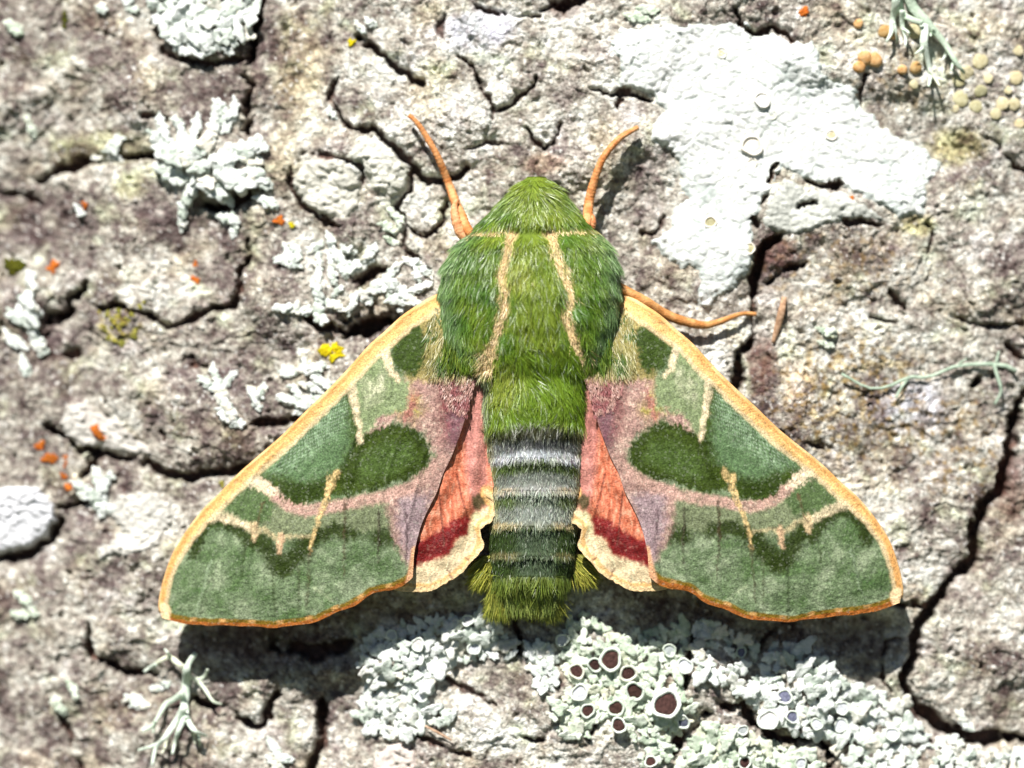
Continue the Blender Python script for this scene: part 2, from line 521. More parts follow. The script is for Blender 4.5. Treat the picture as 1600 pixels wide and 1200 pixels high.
def bil(arr, x, y):
    fx = np.clip((x - cx[0]) / q, 0, nx_ - 1.001); fy = np.clip((y - cy[0]) / q, 0, ny_ - 1.001)
    a = fx.astype(int); b = fy.astype(int); fx -= a; fy -= b
    return (arr[a, b] * (1 - fx) + arr[a + 1, b] * fx) * (1 - fy) + (arr[a, b + 1] * (1 - fx) + arr[a + 1, b + 1] * fx) * fy

CURVE = np.sqrt(np.clip(RPX ** 2 - (GXX - AX) ** 2, 0, None)) - RPX
f1, f2, fid = worley(WXX, WYY, 26, 1)
g1, g2, gid = worley(WXX + 3, WYY, 11, 2)
GRAN = np.clip(0.35 + 0.8 * fbm(GXX, GYY, 260, 2, 51) + 0.35 * sstep(1150, 1300, GXX), 0, 1)
CRM = np.zeros(GXX.shape)                          # smoother under the big white crust
for x_, y_, rx_, ry_ in ((1120, 160, 190, 140), (1300, 230, 170, 110), (1110, 360, 90, 120), (1250, 330, 80, 40)):
    CRM = np.maximum(CRM, 1 - sstep(.6, 1.0, np.hypot((GXX - x_) / rx_, (GYY - y_) / ry_)))
MIDR = (5 * fbm(GXX, GYY, 80, 3, 63) + 3.5 * (1 - np.abs(fbm(WXX, WYY, 46, 3, 71)) * 2.2) * (1 - 0.4 * GRAN)
       + GRAN * (4.5 * (0.62 - f1) + 3.2 * (0.62 - g1)) + (1 - GRAN) * 2.0 * (0.6 - g1)
       + 3.4 * fbm(GXX, GYY, 15, 3, 81) + 2.4 * fbm(GXX, GYY, 6, 2, 85))
# flaking terraces of thin bark layers
ter = fbm(WXX, WYY, 130, 3, 91) * 4.0
MIDR += 4.5 * (np.floor(ter) + sstep(0.9, 1.0, ter - np.floor(ter)))
MIDR -= MIDR.mean()
REL = bil(offc, WXX, WYY) + 8 * fbm(GXX, GYY, 240, 2, 61) + 0.70 * MIDR * (1 - .84 * CRM)
REL -= 14 * (1 - sstep(.7, 1.1, np.hypot((GXX - 480) / 190, (GYY - 985) / 60)))
REL -= 12 * (1 - sstep(.7, 1.1, np.hypot((GXX - 1180) / 260, (GYY - 970) / 60)))
small_pits = sstep(0.55, 0.8, fbm(GXX, GYY, 24, 2, 95)) * 9 * (1 - CRM)
EDGE = np.minimum(np.minimum(GXX + 750, 2500 - GXX), np.minimum(GYY + 750, 1950 - GYY))
H = CURVE + REL - CUT - LIPF - small_pits - 75 * (1 - sstep(0, 200, EDGE))

def hb(x, y):
    x = np.asarray(x, float); y = np.asarray(y, float)
    fx = np.clip(np.interp(x, AXX, np.arange(len(AXX))), 0, len(AXX) - 1.001)
    fy = np.clip(np.interp(y, AXY, np.arange(len(AXY))), 0, len(AXY) - 1.001)
    a = fx.astype(int); b = fy.astype(int); fx = fx - a; fy = fy - b
    return (H[a, b] * (1 - fx) + H[a + 1, b] * fx) * (1 - fy) + (H[a, b + 1] * (1 - fx) + H[a + 1, b + 1] * fx) * fy

def hmax(x, y, r):
    """how high the bark stands round a point (things lie on the high spots)"""
    s = [float(hb(x + r * math.cos(a), y + r * math.sin(a))) for a in np.linspace(0, 6.28, 7)[:-1]] + [float(hb(x, y))]
    s.sort()
    return s[-2]

# ------------------------------------------------------------------ bark colours
def mixc(a, b, t):
    return a * (1 - t[..., None]) + b * t[..., None]

tone = (0.54 + 0.36 * fbm(GXX, GYY, 150, 3, 101) + 0.44 * fbm(WXX, WYY, 42, 3, 111)
        + 0.50 * fbm(GXX, GYY, 14, 3, 121, .75) + 0.10 * (fid - 0.5) + 0.18 * (gid - 0.5))
tone += 0.10 * sstep(420, 520, GXX) - 0.06 * (1 - sstep(60, 300, GXX)) + 0.05 * (1 - sstep(250, 420, GYY)) * sstep(480, 600, GXX)
REG = [  # tone lifts for pale crusts, drops for dark bark and painted wing shadow: x, y, rx, ry, amount
 (505, 285, 52, 40, .42), (585, 250, 62, 45, .40), (655, 325, 34, 34, .22), (755, 60, 80, 50, .38), (580, 115, 60, 45, .22),
 (690, 170, 90, 60, .14), (850, 190, 30, 40, .25), (800, 140, 50, 40, .22), (900, 60, 60, 50, .18),
 (150, 655, 75, 40, .42), (245, 440, 80, 50, .30), (215, 810, 70, 45, .38), (120, 120, 70, 60, .12), (180, 200, 50, 30, .05),
 (1430, 640, 60, 55, .22), (1330, 800, 110, 70, .26), (1440, 870, 70, 60, .2), (1240, 320, 60, 35, .34), (1110, 560, 40, 50, .22),
 (860, 1150, 140, 60, .22), (730, 1100, 60, 40, .1), (1500, 90, 90, 90, .12), (1560, 900, 50, 60, -.15), (1550, 1060, 70, 60, -.10),
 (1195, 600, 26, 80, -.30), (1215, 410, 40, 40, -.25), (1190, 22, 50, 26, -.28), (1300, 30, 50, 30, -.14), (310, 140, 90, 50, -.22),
 (130, 230, 70, 40, -.05), (60, 340, 90, 60, -.16), (250, 345, 80, 40, -.14), (300, 610, 60, 60, -.15), (400, 700, 80, 40, -.12),
 (840, 245, 60, 25, -.18), (990, 290, 60, 70, -.06), (1040, 460, 60, 40, -.06), (520, 1080, 50, 90, -.22), (400, 1000, 60, 40, -.05), (30, 520, 60, 60, -.14),
 (1230, 720, 40, 60, -.12), (400, 1010, 130, 36, -.2), (600, 960, 160, 30, -.2), (1060, 955, 120, 36, -.2), (1280, 985, 130, 30, -.22), (850, 975, 80, 24, -.2), (470, 120, 40, 90, .06)]  # strips along the hind wing edges paint the wing shadow into the bark
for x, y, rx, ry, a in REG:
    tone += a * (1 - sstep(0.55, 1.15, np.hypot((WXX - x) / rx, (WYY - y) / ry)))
stops = [(0.0, (84, 70, 68)), (0.25, (116, 104, 100)), (0.48, (152, 144, 134)), (0.68, (182, 176, 164)), (0.9, (214, 212, 202)), (1.1, (228, 228, 220))]
tp = np.array([s[0] for s in stops]); tc = np.array([lin(s[1]) for s in stops])
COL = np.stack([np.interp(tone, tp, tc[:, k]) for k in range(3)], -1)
def tintc(mask, c, amt):
    global COL
    COL = mixc(COL, COL * (np.asarray(c, float)), np.clip(mask * amt, 0, 1))
tintc(sstep(0.0, 0.7, fbm(GXX, GYY, 90, 3, 131)), (1.05, 0.99, 0.86), 0.9)          # warm tan
tintc(sstep(0.05, 0.7, fbm(GXX, GYY, 70, 3, 141)), (1.0, 0.96, 1.03), 0.8)         # mauve
tintc(sstep(0.1, 0.7, fbm(GXX, GYY, 60, 3, 151)), (0.95, 1.04, 0.86), 0.8)          # algae green
def blob(x, y, rx, ry):
    return 1 - sstep(0.5, 1.2, np.hypot((WXX - x) / rx, (WYY - y) / ry))
tintc(blob(1430, 640, 75, 55) + blob(745, 45, 70, 40), (0.93, 0.93, 1.12), 0.9)
tintc(blob(1340, 620, 130, 110) * sstep(0, .5, fbm(GXX, GYY, 20, 2, 161)), (1.12, 0.98, 0.66), 0.9)
tintc(blob(460, 110, 45, 110) + blob(440, 250, 30, 60), (1.06, 1.0, 0.84), 0.8)
tintc(blob(150, 225, 90, 30) + blob(195, 285, 30, 26), (0.98, 1.02, 0.74), 0.9)
tintc(blob(180, 505, 40, 34) * sstep(-.1, .4, fbm(GXX, GYY, 14, 2, 171)), (1.05, 0.95, 0.30), 1.0)
tintc(blob(1500, 225, 50, 30) + blob(1440, 350, 30, 20), (1.05, 1.0, 0.5), 0.7)
tintc(blob(850, 255, 40, 18) + blob(1250, 600, 30, 60) * .4, (1.1, 0.88, 0.74), 0.8)
# white and brown flecks
fl = fbm(GXX, GYY, 8, 2, 181) + 0.3 * fbm(GXX, GYY, 60, 2, 185)
COL = mixc(COL, lin((232, 230, 224)) * np.ones_like(COL), 0.75 * sstep(0.46, 0.66, fl) * (1 - CUTM))
fl2 = fbm(GXX, GYY, 9, 2, 191) + 0.3 * fbm(GXX, GYY, 50, 2, 195)
COL = mixc(COL, lin((78, 58, 52)) * np.ones_like(COL), 0.6 * sstep(0.42, 0.66, fl2))
gold = np.clip(blob(1330, 620, 150, 120) + blob(1500, 700, 80, 90) + .6 * blob(1320, 420, 160, 70) + .5 * blob(1420, 120, 120, 60), 0, 1)
COL = mixc(COL, lin((146, 118, 62)) * np.ones_like(COL), gold * .75 * sstep(.12, .42, fbm(GXX, GYY, 12, 2, 197)))
COL = mixc(COL, lin((96, 76, 56)) * np.ones_like(COL), gold * .6 * sstep(.25, .5, fbm(GXX, GYY, 11, 2, 199)))
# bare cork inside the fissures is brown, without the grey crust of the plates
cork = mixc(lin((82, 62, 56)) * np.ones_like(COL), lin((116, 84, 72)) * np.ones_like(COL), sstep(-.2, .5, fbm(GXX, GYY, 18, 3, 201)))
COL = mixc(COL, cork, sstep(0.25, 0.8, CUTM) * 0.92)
red = blob(1215, 395, 36, 34) + blob(885, 14, 40, 16) + blob(1590, 770, 30, 60) + blob(1190, 560, 24, 60)
COL = mixc(COL, lin((104, 66, 58)) * np.ones_like(COL), np.clip(red, 0, 1) * 0.55)

# ------------------------------------------------------------------ tree trunk
TB = (float((AX - 800) * S), RPX * S, 0.0)
trunk = link('tree_trunk', None, None, TB)
tag(trunk, 'rough grey tree trunk with fissured bark carrying the moth and the lichens', 'tree trunk')
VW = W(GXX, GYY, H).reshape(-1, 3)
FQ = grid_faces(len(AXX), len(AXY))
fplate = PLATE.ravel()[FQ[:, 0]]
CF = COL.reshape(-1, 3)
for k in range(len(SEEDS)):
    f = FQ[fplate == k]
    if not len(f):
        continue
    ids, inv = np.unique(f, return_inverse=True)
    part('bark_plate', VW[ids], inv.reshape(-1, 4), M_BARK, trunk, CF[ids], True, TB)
# the rest of the trunk, from its foot to above the picture
ta = np.linspace(0, 2 * np.pi, 180, endpoint=False); tz = np.linspace(-0.05, 2.7, 260)
TA, TZ = np.meshgrid(ta, tz, indexing='ij')
rr = (RPX - 85) * S + 0.0016 * perlin(TA * 9 / (2 * np.pi) * 4, TZ * 22, 4) + 0.05 * np.exp(-np.clip(TZ, 0, None) / 0.12) * (1 + 0.4 * np.sin(5 * TA))
rr = rr - 0.0022 * sstep(.35, .8, np.abs(perlin(np.cos(TA) * 7, TZ * 9 + np.sin(TA) * 7, 6)))
rr = np.where(np.abs(TZ - Z0) < 0.075, np.minimum(rr, (RPX - 85) * S), rr)
tv = np.stack([TB[0] + rr * np.cos(TA), TB[1] + rr * np.sin(TA), TZ], -1)
tcn = 0.5 + 0.6 * fbm(TA * 600, TZ * 4000, 240, 3, 211)
tcol = np.stack([np.interp(tcn, tp, tc[:, k]) for k in range(3)], -1)
fc = grid_faces(len(tz), len(ta), True)
part('trunk_core', tv.transpose(1, 0, 2).reshape(-1, 3), fc, M_BARK, trunk, tcol.transpose(1, 0, 2).reshape(-1, 3), True, TB)

# ------------------------------------------------------------------ crust lichens (thin sheets that follow the bark)
def crust(name, poly, label, cat, thick, c_lo, c_hi, mat=M_CRUST, rag=7, areole=14, group=None, seed=0, fade=None, rel=1.0):
    P = np.array(poly, float)
    i0, i1 = np.searchsorted(AXX, [P[:, 0].min() - 20, P[:, 0].max() + 20]); j0, j1 = np.searchsorted(AXY, [P[:, 1].min() - 20, P[:, 1].max() + 20])
    i1 = min(i1, len(AXX)); j1 = min(j1, len(AXY))
    x = GXX[i0:i1, j0:j1]; y = GYY[i0:i1, j0:j1]
    d = poly_sdf(x, y, poly) + rag * fbm(x, y, 30, 3, 220 + seed) + rag * 0.6 * fbm(x, y, 9, 2, 225 + seed)
    a1, a2, aid = worley(x + 4 * fbm(x, y, 20, 2, 231), y + 4 * fbm(x, y, 20, 2, 233), areole, 7 + seed)
    b1, b2, bid = worley(x, y, areole * 3.4, 9 + seed)
    th = thick * sstep(1, -5, d) * 1.0 if False else thick * (1 - sstep(-6, 1, d))
    hh = H[i0:i1, j0:j1]
    # fills small pits, keeps the fissures
    hh2 = hh + small_pits[i0:i1, j0:j1] * (1 - sstep(-8, 0, d))
    h = hh2 + th - 1.5 + rel * (1 - sstep(-8, -1, d)) * (1.7 * sstep(0.0, 0.22, a2 - a1) + 1.6 * sstep(0, .12, b2 - b1) + 1.1 * fbm(x, y, 12, 3, 241))
    ok = (d < 1.5) & (CUTM[i0:i1, j0:j1] < 0.35)
    nu, nv = x.shape
    f = grid_faces(nu, nv)
    f = f[ok.ravel()[f].all(1)]
    ids, inv = np.unique(f, return_inverse=True)
    t = np.clip(0.68 + 0.40 * fbm(x, y, 60, 3, 251 + seed) - 0.45 * (1 - sstep(0.01, .06, b2 - b1)) * sstep(-.2, .3, fbm(x, y, 90, 2, 258)) + 0.16 * (aid - .5) + 0.22 * fbm(x, y, 12, 2, 255) - 0.30 * (1 - sstep(0, .16, a2 - a1)), 0, 1)
    t = np.clip(t - .45 * sstep(-13, 0, d) - .16 * sstep(.1, .5, fbm(x, y, 26, 2, 261)), 0, 1)
    if fade:
        for fx_, fy_, rx_, ry_, am_ in fade:
            t = np.clip(t + am_ * (1 - sstep(.4, 1.2, np.hypot((x - fx_) / rx_, (y - fy_) / ry_))), 0, 1)
    col = mixc(lin(c_lo) * np.ones(x.shape + (3,)), lin(c_hi) * np.ones(x.shape + (3,)), t)
    V = W(x, y, h).reshape(-1, 3)[ids]
    cxm, cym = P.mean(0)
    base = W(np.array(cxm), np.array(cym), np.array(float(hb(cxm, cym))))
    o = link(name, None, None, tuple(base))
    part('crust', V, inv.reshape(-1, 4), mat, o, col.reshape(-1, 3)[ids], True, base)
    tag(o, label, cat, group)
    return o, base

BIGP = [(950, 68), (972, 44), (1040, 38), (1088, 38), (1144, 32), (1168, 32), (1176, 54), (1208, 46), (1236, 66), (1272, 60), (1280, 88), (1292, 120),
 (1344, 132), (1344, 164), (1372, 176), (1380, 196), (1420, 216), (1452, 228), (1476, 256), (1456, 288), (1448, 336), (1408, 340), (1380, 320), (1332, 298),
 (1300, 292), (1268, 286), (1224, 258), (1200, 312), (1176, 344), (1180, 376), (1172, 424), (1144, 456), (1120, 464), (1112, 480), (1092, 476), (1092, 424),
 (1036, 408), (1020, 376), (1044, 364), (1052, 328), (1070, 308), (1064, 256), (1048, 236), (1016, 216), (1016, 196), (1036, 172), (1016, 148), (968, 136), (964, 92)]
big, bigb = crust('crust_lichen', BIGP, 'large chalk white crust lichen spread over the bark beside the right antenna', 'lichen', 4,
                  (192, 201, 196), (250, 250, 247), fade=[(1130, 440, 60, 60, -.25), (1080, 290, 60, 60, -.12), (1180, 60, 60, 40, .1), (1230, 120, 70, 40, -.15), (1400, 300, 60, 40, -.15)])
crust('crust_lichen', [(1200, 320), (1226, 272), (1262, 296), (1322, 296), (1370, 326), (1392, 346), (1330, 342), (1290, 352), (1240, 372), (1205, 362), (1186, 352)],
      'thin pale grey crust lichen with two dark slits below the chalk white crust', 'lichen', 2.6, (176, 178, 170), (222, 224, 216), seed=1)
crust('crust_lichen', [(455, 278), (470, 250), (505, 242), (545, 256), (566, 285), (560, 320), (538, 345), (505, 338), (470, 318), (455, 300)],
      'smooth pale grey crust lichen with a tiny black pit on a bark scale', 'lichen', 3, (184, 182, 170), (222, 220, 208), areole=24, rag=4, seed=2)
crust('crust_lichen', [(540, 236), (566, 220), (600, 220), (630, 238), (642, 266), (636, 296), (612, 306), (582, 296), (570, 268), (545, 256)],
      'knobbly cream white crust lichen below the left antenna tip', 'lichen', 6, (190, 190, 176), (234, 232, 222), areole=12, rag=5, seed=3)
crust('crust_lichen', [(-30, 770), (20, 760), (50, 766), (72, 790), (76, 818), (60, 842), (30, 862), (-30, 872)],
      'bright white lichen plate with a dark gap along its lower edge', 'lichen', 12, (206, 208, 212), (240, 240, 244), areole=11, rag=4, seed=4, rel=.35)
crust('crust_lichen', [(80, 665), (95, 632), (135, 628), (140, 645), (175, 655), (215, 690), (240, 715), (205, 715), (165, 708), (130, 702), (98, 692)],
      'pale grey crust lichen bearing an elongated orange spot', 'lichen', 4, (186, 180, 172), (224, 220, 212), areole=18, rag=5, seed=5)
crust('crust_lichen', [(160, 800), (180, 775), (235, 770), (265, 790), (262, 830), (230, 862), (190, 868), (150, 880), (140, 860), (185, 840)],
      'dull white crust lichen on bark left of the left wing tip', 'lichen', 4, (180, 178, 170), (222, 220, 212), areole=14, rag=9, seed=6)
crust('crust_lichen', [(590, 1175), (620, 1160), (650, 1170), (655, 1195), (640, 1225), (600, 1225), (578, 1205)],
      'pinkish white crust lichen at the foot of the cup lichens', 'lichen', 5, (196, 182, 174), (230, 220, 210), areole=14, rag=7, seed=7)

# ------------------------------------------------------------------ lobes, cups and straps for the other lichens
def lobe_mesh(name, seed, mat, elong=1.0, fingers=5):
    r = np.random.default_rng(seed)
    n = 24
    th = np.linspace(0, 2 * np.pi, n, endpoint=False)
    ph_ = r.uniform(0, 6.28); k = fingers
    rad = 0.56 + 0.44 * np.abs(np.cos(k * th / 2 + ph_)) ** 0.8
    rad *= 1 + 0.22 * np.sin(th * 2 + r.uniform(0, 6.28)) + 0.14 * np.sin(th * 3 + r.uniform(0, 6.28))
    V = []; rings = [0.4, 0.78, 1.0, 0.96, 0.55]
    zz = [0.16, 0.20, 0.10, -0.06, -0.40]
    wav = 0.10 * np.sin(th * 2 + r.uniform(0, 6.28)) + 0.06 * np.sin(th * 5 + r.uniform(0, 6.28))
    V.append((0, 0, 0.20))
    for q_, z_ in zip(rings, zz):
        jit = 1 + 0.05 * r.standard_normal(n)
        for i in range(n):
            V.append((rad[i] * q_ * math.cos(th[i]) * elong * jit[i], rad[i] * q_ * math.sin(th[i]) / elong ** 0.5 * jit[i],
                      z_ + (wav[i] * q_ if q_ > .5 or z_ > 0 else 0) + 0.03 * r.standard_normal()))
    F3 = [(0, 1 + i, 1 + (i + 1) % n) for i in range(n)]
    F4 = []
    for a in range(len(rings) - 1):
        for i in range(n):
            j = (i + 1) % n
            F4.append((1 + a * n + i, 1 + (a + 1) * n + i, 1 + (a + 1) * n + j, 1 + a * n + j))
    me = new_mesh(name, V, [np.array(F3), np.array(F4)])
    me.materials.append(mat)
    return me

LOBES = {}
for key, mat in (('foli', M_FOLI), ('grey', M_FOLI2), ('orange', M_ORANGE), ('yellow', M_YELLOW), ('olive', M_OLIVE), ('moss', M_MOSS)):
    LOBES[key] = [lobe_mesh('lobe', 40 + i + len(key) * 10, mat, 1.25 if i % 2 else 1.0, 3 + i % 4) for i in range(8)]

def place_matrix(px, py, h, ang, tilt, tdir, sx, sy=None, sz=None, base=(0, 0, 0)):
    """local z points out of the bark, local x lies along ang in the picture"""
    ex = Vector((math.cos(ang), 0, -math.sin(ang))); ez = Vector((0, -1, 0)); ey = ez.cross(ex)
    R = Matrix((ex, ey, ez)).transposed().to_4x4()
    tl = Matrix.Rotation(tilt, 4, Vector((math.cos(tdir), math.sin(tdir), 0)))
    loc = Vector(W(np.array(px), np.array(py), np.array(h))) - Vector(base)
    return Matrix.Translation(loc) @ R @ tl @ Matrix.Diagonal((sx, sy or sx, sz or sx, 1))

def lichen_root(name, x, y, label, cat='lichen', group=None):
    base = tuple(W(np.array(x), np.array(y), np.array(float(hb(x, y)))))
    o = link(name, None, None, base)
    tag(o, label, cat, group)
    return o, base

def add_lobe(root, base, x, y, r, ang, key, name='lobe', lift=0.25, tilt=0.28, flat=1.0):
    me = rnd.choice(LOBES[key])
    o = link(name, me, root)
    h = hmax(x, y, r * 0.6) + lift * r
    o.matrix_local = place_matrix(x, y, h, ang, rnd.uniform(0.0, tilt), rnd.uniform(0, 6.28), r * S, r * S, r * S * 0.9 * flat, base)
    return o

def seg_lichen(label, segs, key='foli', spacing=0.72, grow=1.22, lift=0.3, extra=None, cat='lichen'):
    xs = [s_[0] for s_ in segs] + [s_[2] for s_ in segs]; ys = [s_[1] for s_ in segs] + [s_[3] for s_ in segs]
    root, base = lichen_root('leafy_lichen', sum(xs) / len(xs), sum(ys) / len(ys), label, cat)
    for (x0, y0, x1, y1, r) in segs:
        L = math.hypot(x1 - x0, y1 - y0); n = max(2, int(L / (r * spacing)) + 1)
        a = math.atan2(y1 - y0, x1 - x0)
        for i in range(n):
            t = i / (n - 1)
            rr_ = r * grow * rnd.uniform(0.85, 1.15) * (0.9 + 0.2 * math.sin(math.pi * t))
            add_lobe(root, base, x0 + (x1 - x0) * t + rnd.uniform(-.2, .2) * r, y0 + (y1 - y0) * t + rnd.uniform(-.2, .2) * r,
                     rr_, a + rnd.uniform(-.5, .5), key, lift=lift + rnd.uniform(-.1, .25))
    return root, base

def scatter(poly, n_try, rmin, rmax, root, base, key, holes=(), dens=0.95, lift=0.3, tilt=0.45, existing=None):
    P = np.array(poly, float)
    lo = P.min(0); hi = P.max(0)
    pts = existing if existing is not None else []
    for _ in range(n_try):
        x = rnd.uniform(lo[0], hi[0]); y = rnd.uniform(lo[1], hi[1])
        r = rnd.uniform(rmin, rmax)
        if poly_sdf(np.array([x]), np.array([y]), poly)[0] > -r * 0.35:
            continue
        if any(math.hypot(x - a, y - b) < c for a, b, c in holes):
            continue
        if any((x - a) ** 2 + (y - b) ** 2 < (dens * 0.5 * (r + c)) ** 2 * 1.6 for a, b, c in pts):
            continue
        pts.append((x, y, r))
        add_lobe(root, base, x, y, r, rnd.uniform(0, 6.28), key, lift=lift + rnd.uniform(-.15, .45), tilt=tilt)
    return pts

# leafy lichens left of the moth
r_, b_ = lichen_root('leafy_lichen', 320, 40, 'broad dense whitish leafy lichen cushion with a black fissure along its right side')
scatter([(222, -40), (404, -40), (400, 20), (392, 55), (372, 62), (358, 84), (330, 80), (296, 96), (272, 72), (240, 45), (228, 10)], 2600, 9, 16, r_, b_, 'foli', dens=.85)
seg_lichen('largest spreading white leafy lichen with finger-like lobes fanning out to its top', [
 (243, 180, 262, 232, 8), (270, 182, 284, 214, 7), (305, 182, 298, 214, 7), (338, 157, 325, 212, 8), (364, 160, 350, 200, 7), (350, 172, 340, 190, 7), (238, 208, 250, 240, 11),
 (262, 235, 290, 245, 14), (290, 245, 325, 215, 11), (245, 260, 280, 278, 11), (330, 250, 405, 225, 12), (342, 262, 380, 290, 15), (320, 285, 350, 308, 13),
 (280, 318, 278, 352, 7), (300, 280, 285, 316, 8), (392, 262, 414, 288, 10), (405, 310, 425, 320, 7), (300, 260, 320, 262, 10), (385, 245, 400, 250, 9), (268, 225, 300, 225, 9)])
seg_lichen('small isolated white lichen tuft shaped like a triangle', [(140, 240, 178, 244, 6), (160, 228, 178, 212, 7), (165, 236, 172, 224, 8)])
seg_lichen('pair of small white lichen lobes hanging below the largest spreading leafy lichen', [(340, 336, 366, 342, 7), (366, 340, 360, 364, 6)])
seg_lichen('tangled branching white leafy lichen ending beside the moth thorax', [
 (435, 402, 462, 410, 8), (443, 380, 450, 400, 5), (458, 382, 466, 402, 6), (480, 391, 500, 380, 5), (497, 395, 496, 462, 5), (511, 366, 526, 402, 6), (515, 402, 520, 442, 6),
 (530, 402, 540, 426, 8), (545, 422, 575, 406, 8), (570, 400, 586, 386, 6), (535, 386, 552, 392, 5), (435, 480, 482, 486, 8), (490, 446, 501, 468, 7), (498, 480, 500, 500, 10),
 (515, 472, 532, 482, 9), (520, 460, 533, 450, 5), (545, 486, 556, 464, 7), (565, 456, 575, 470, 7), (580, 450, 612, 445, 9), (600, 440, 622, 414, 6), (620, 445, 646, 472, 7),
 (640, 456, 670, 445, 6), (630, 470, 655, 476, 6), (610, 466, 630, 472, 8), (635, 406, 656, 412, 6), (655, 416, 673, 430, 5), (650, 420, 652, 436, 5), (626, 484, 628, 490, 5)], spacing=.75)
seg_lichen('slender white lichen with three upper prongs on bark above a black fissure', [
 (312, 592, 338, 612, 6), (328, 574, 340, 604, 6), (365, 582, 345, 604, 5), (340, 612, 362, 650, 9), (345, 640, 372, 664, 9)])
seg_lichen('little white lichen flake between two larger white lichens', [(390, 606, 402, 636, 7), (410, 602, 404, 620, 6)])
seg_lichen('lacy white leafy lichen touching the front edge of the left forewing', [
 (470, 548, 476, 580, 6), (440, 584, 470, 578, 6), (478, 580, 505, 570, 7), (492, 590, 512, 604, 7), (470, 600, 500, 610, 6), (435, 622, 470, 630, 7), (455, 604, 470, 626, 6), (470, 632, 490, 622, 8), (462, 645, 480, 636, 6)])
seg_lichen('upright whitish lichen strip with a grey patch at the left rim of the bark', [
 (34, 425, 40, 445, 8), (18, 480, 36, 500, 12), (30, 460, 40, 500, 11), (6, 490, 16, 500, 9), (40, 520, 52, 548, 9), (8, 532, 22, 540, 8), (24, 560, 30, 582, 8), (-4, 520, 6, 535, 8)])
seg_lichen('white star-like lichen just below the group of orange spots', [
 (140, 735, 150, 770, 8), (120, 775, 150, 778, 8), (165, 745, 150, 770, 7), (140, 790, 165, 800, 7), (110, 758, 128, 768, 6), (150, 790, 148, 806, 6)])
seg_lichen('low white lichen flakes beside the lower branching strap lichen', [(192, 1096, 216, 1104, 8), (205, 1108, 222, 1110, 6), (232, 1082, 255, 1076, 6)])
seg_lichen('grey white lichen speckles below the left edge of the bark block', [(75, 1100, 85, 1120, 7), (100, 1075, 108, 1092, 6)], key='grey')
seg_lichen('pale lichen scraps in the dark bottom fissure', [(418, 1160, 432, 1176, 6), (432, 1184, 450, 1190, 7), (420, 1190, 438, 1204, 6)])
seg_lichen('pair of white lichen knobs beside the broad lichen cushion', [(148, 2, 152, 6, 10), (190, -4, 200, 6, 10)], grow=1.0)
seg_lichen('grey green lichen knob on the edge above the long dark fissure', [(4, 30, 14, 44, 9)], key='grey')
seg_lichen('tiny white lichen fleck beside the moss cushion', [(30, 178, 40, 205, 5)], key='grey')
seg_lichen('tiny white lichen chip next to a lone orange speck', [(112, 322, 116, 330, 7)])
seg_lichen('narrow white lichen flake left of the knobbly cream crust', [(514, 170, 520, 182, 5)])
seg_lichen('faint white lichen wisp over the bark near the small yellow dot', [(556, 34, 566, 48, 5), (572, 30, 584, 36, 5)])
seg_lichen('cluster of pale lichen scales along the left foot of the moth', [(612, 330, 624, 344, 7), (600, 350, 618, 360, 6), (604, 372, 620, 380, 5)], key='grey')
seg_lichen('white lichen scrap lying in the middle of the right bark face', [(1285, 515, 1305, 522, 6), (1284, 535, 1300, 540, 5)], key='grey')
seg_lichen('green tinged lichen flecks above the chalk white crust', [(985, 24, 1010, 30, 7), (1000, 14, 1022, 18, 6)], key='grey')
seg_lichen('small curled white lichen in the lower right fissure', [(1506, 1118, 1512, 1132, 6), (1512, 1136, 1524, 1142, 6)])
seg_lichen('bluish grey lichen flakes by the broken bark edge at lower left', [(15, 935, 30, 945, 7), (8, 965, 26, 968, 7), (36, 956, 44, 966, 6)], key='grey')

# ------------------------------------------------------------------ cup lichens along the bottom
def cup_mesh(name, prof, mat, seed=0, irr=.05):
    n = 20
    q_ = np.random.default_rng(seed).uniform(0, 6.28, 3)
    th = np.linspace(0, 2 * np.pi, n, endpoint=False)
    V = []
    for (rad, z) in prof:
        for t in th:
            w_ = 1 + irr * math.sin(2 * t + q_[0]) + irr * .8 * math.sin(3 * t + q_[1]) + irr * .5 * math.sin(5 * t + q_[2])
            V.append((rad * w_ * math.cos(t), rad * w_ * math.sin(t), z))
    F = grid_faces(len(prof), n, True)
    F3 = []
    if prof[-1][0] < 0.2:
        pass
    me = new_mesh(name, V, F)
    me.materials.append(mat)
    return me
RIMP = [(0.55, -0.9), (0.8, -0.4), (0.98, 0.05), (1.0, 0.22), (0.93, 0.32), (0.80, 0.30), (0.72, 0.14), (0.70, 0.0)]
ME_RIMS = [cup_mesh('rim', RIMP, M_RIM, 3 + i, .075) for i in range(6)]
ME_RIM = ME_RIMS[0]
ME_DISCS = {k: cup_mesh('disc', [(0.76, 0.02), (0.60, 0.10), (0.35, 0.13), (0.02, 0.12)], m_) for k, m_ in
            (('brown', M_DISC), ('lav', M_PRUI), ('slate', M_BLUE), ('tan', M_TAN), ('amber', M_AMBER), ('cream', M_CREAM))}
ME_FULL = {k: cup_mesh('bead', [(0.7, -0.6), (0.95, -0.1), (1.0, 0.15), (0.88, 0.42), (0.55, 0.58), (0.02, 0.60)], m_) for k, m_ in
           (('tan', M_TAN), ('amber', M_AMBER), ('cream', M_CREAM), ('orange', M_ORANGE))}

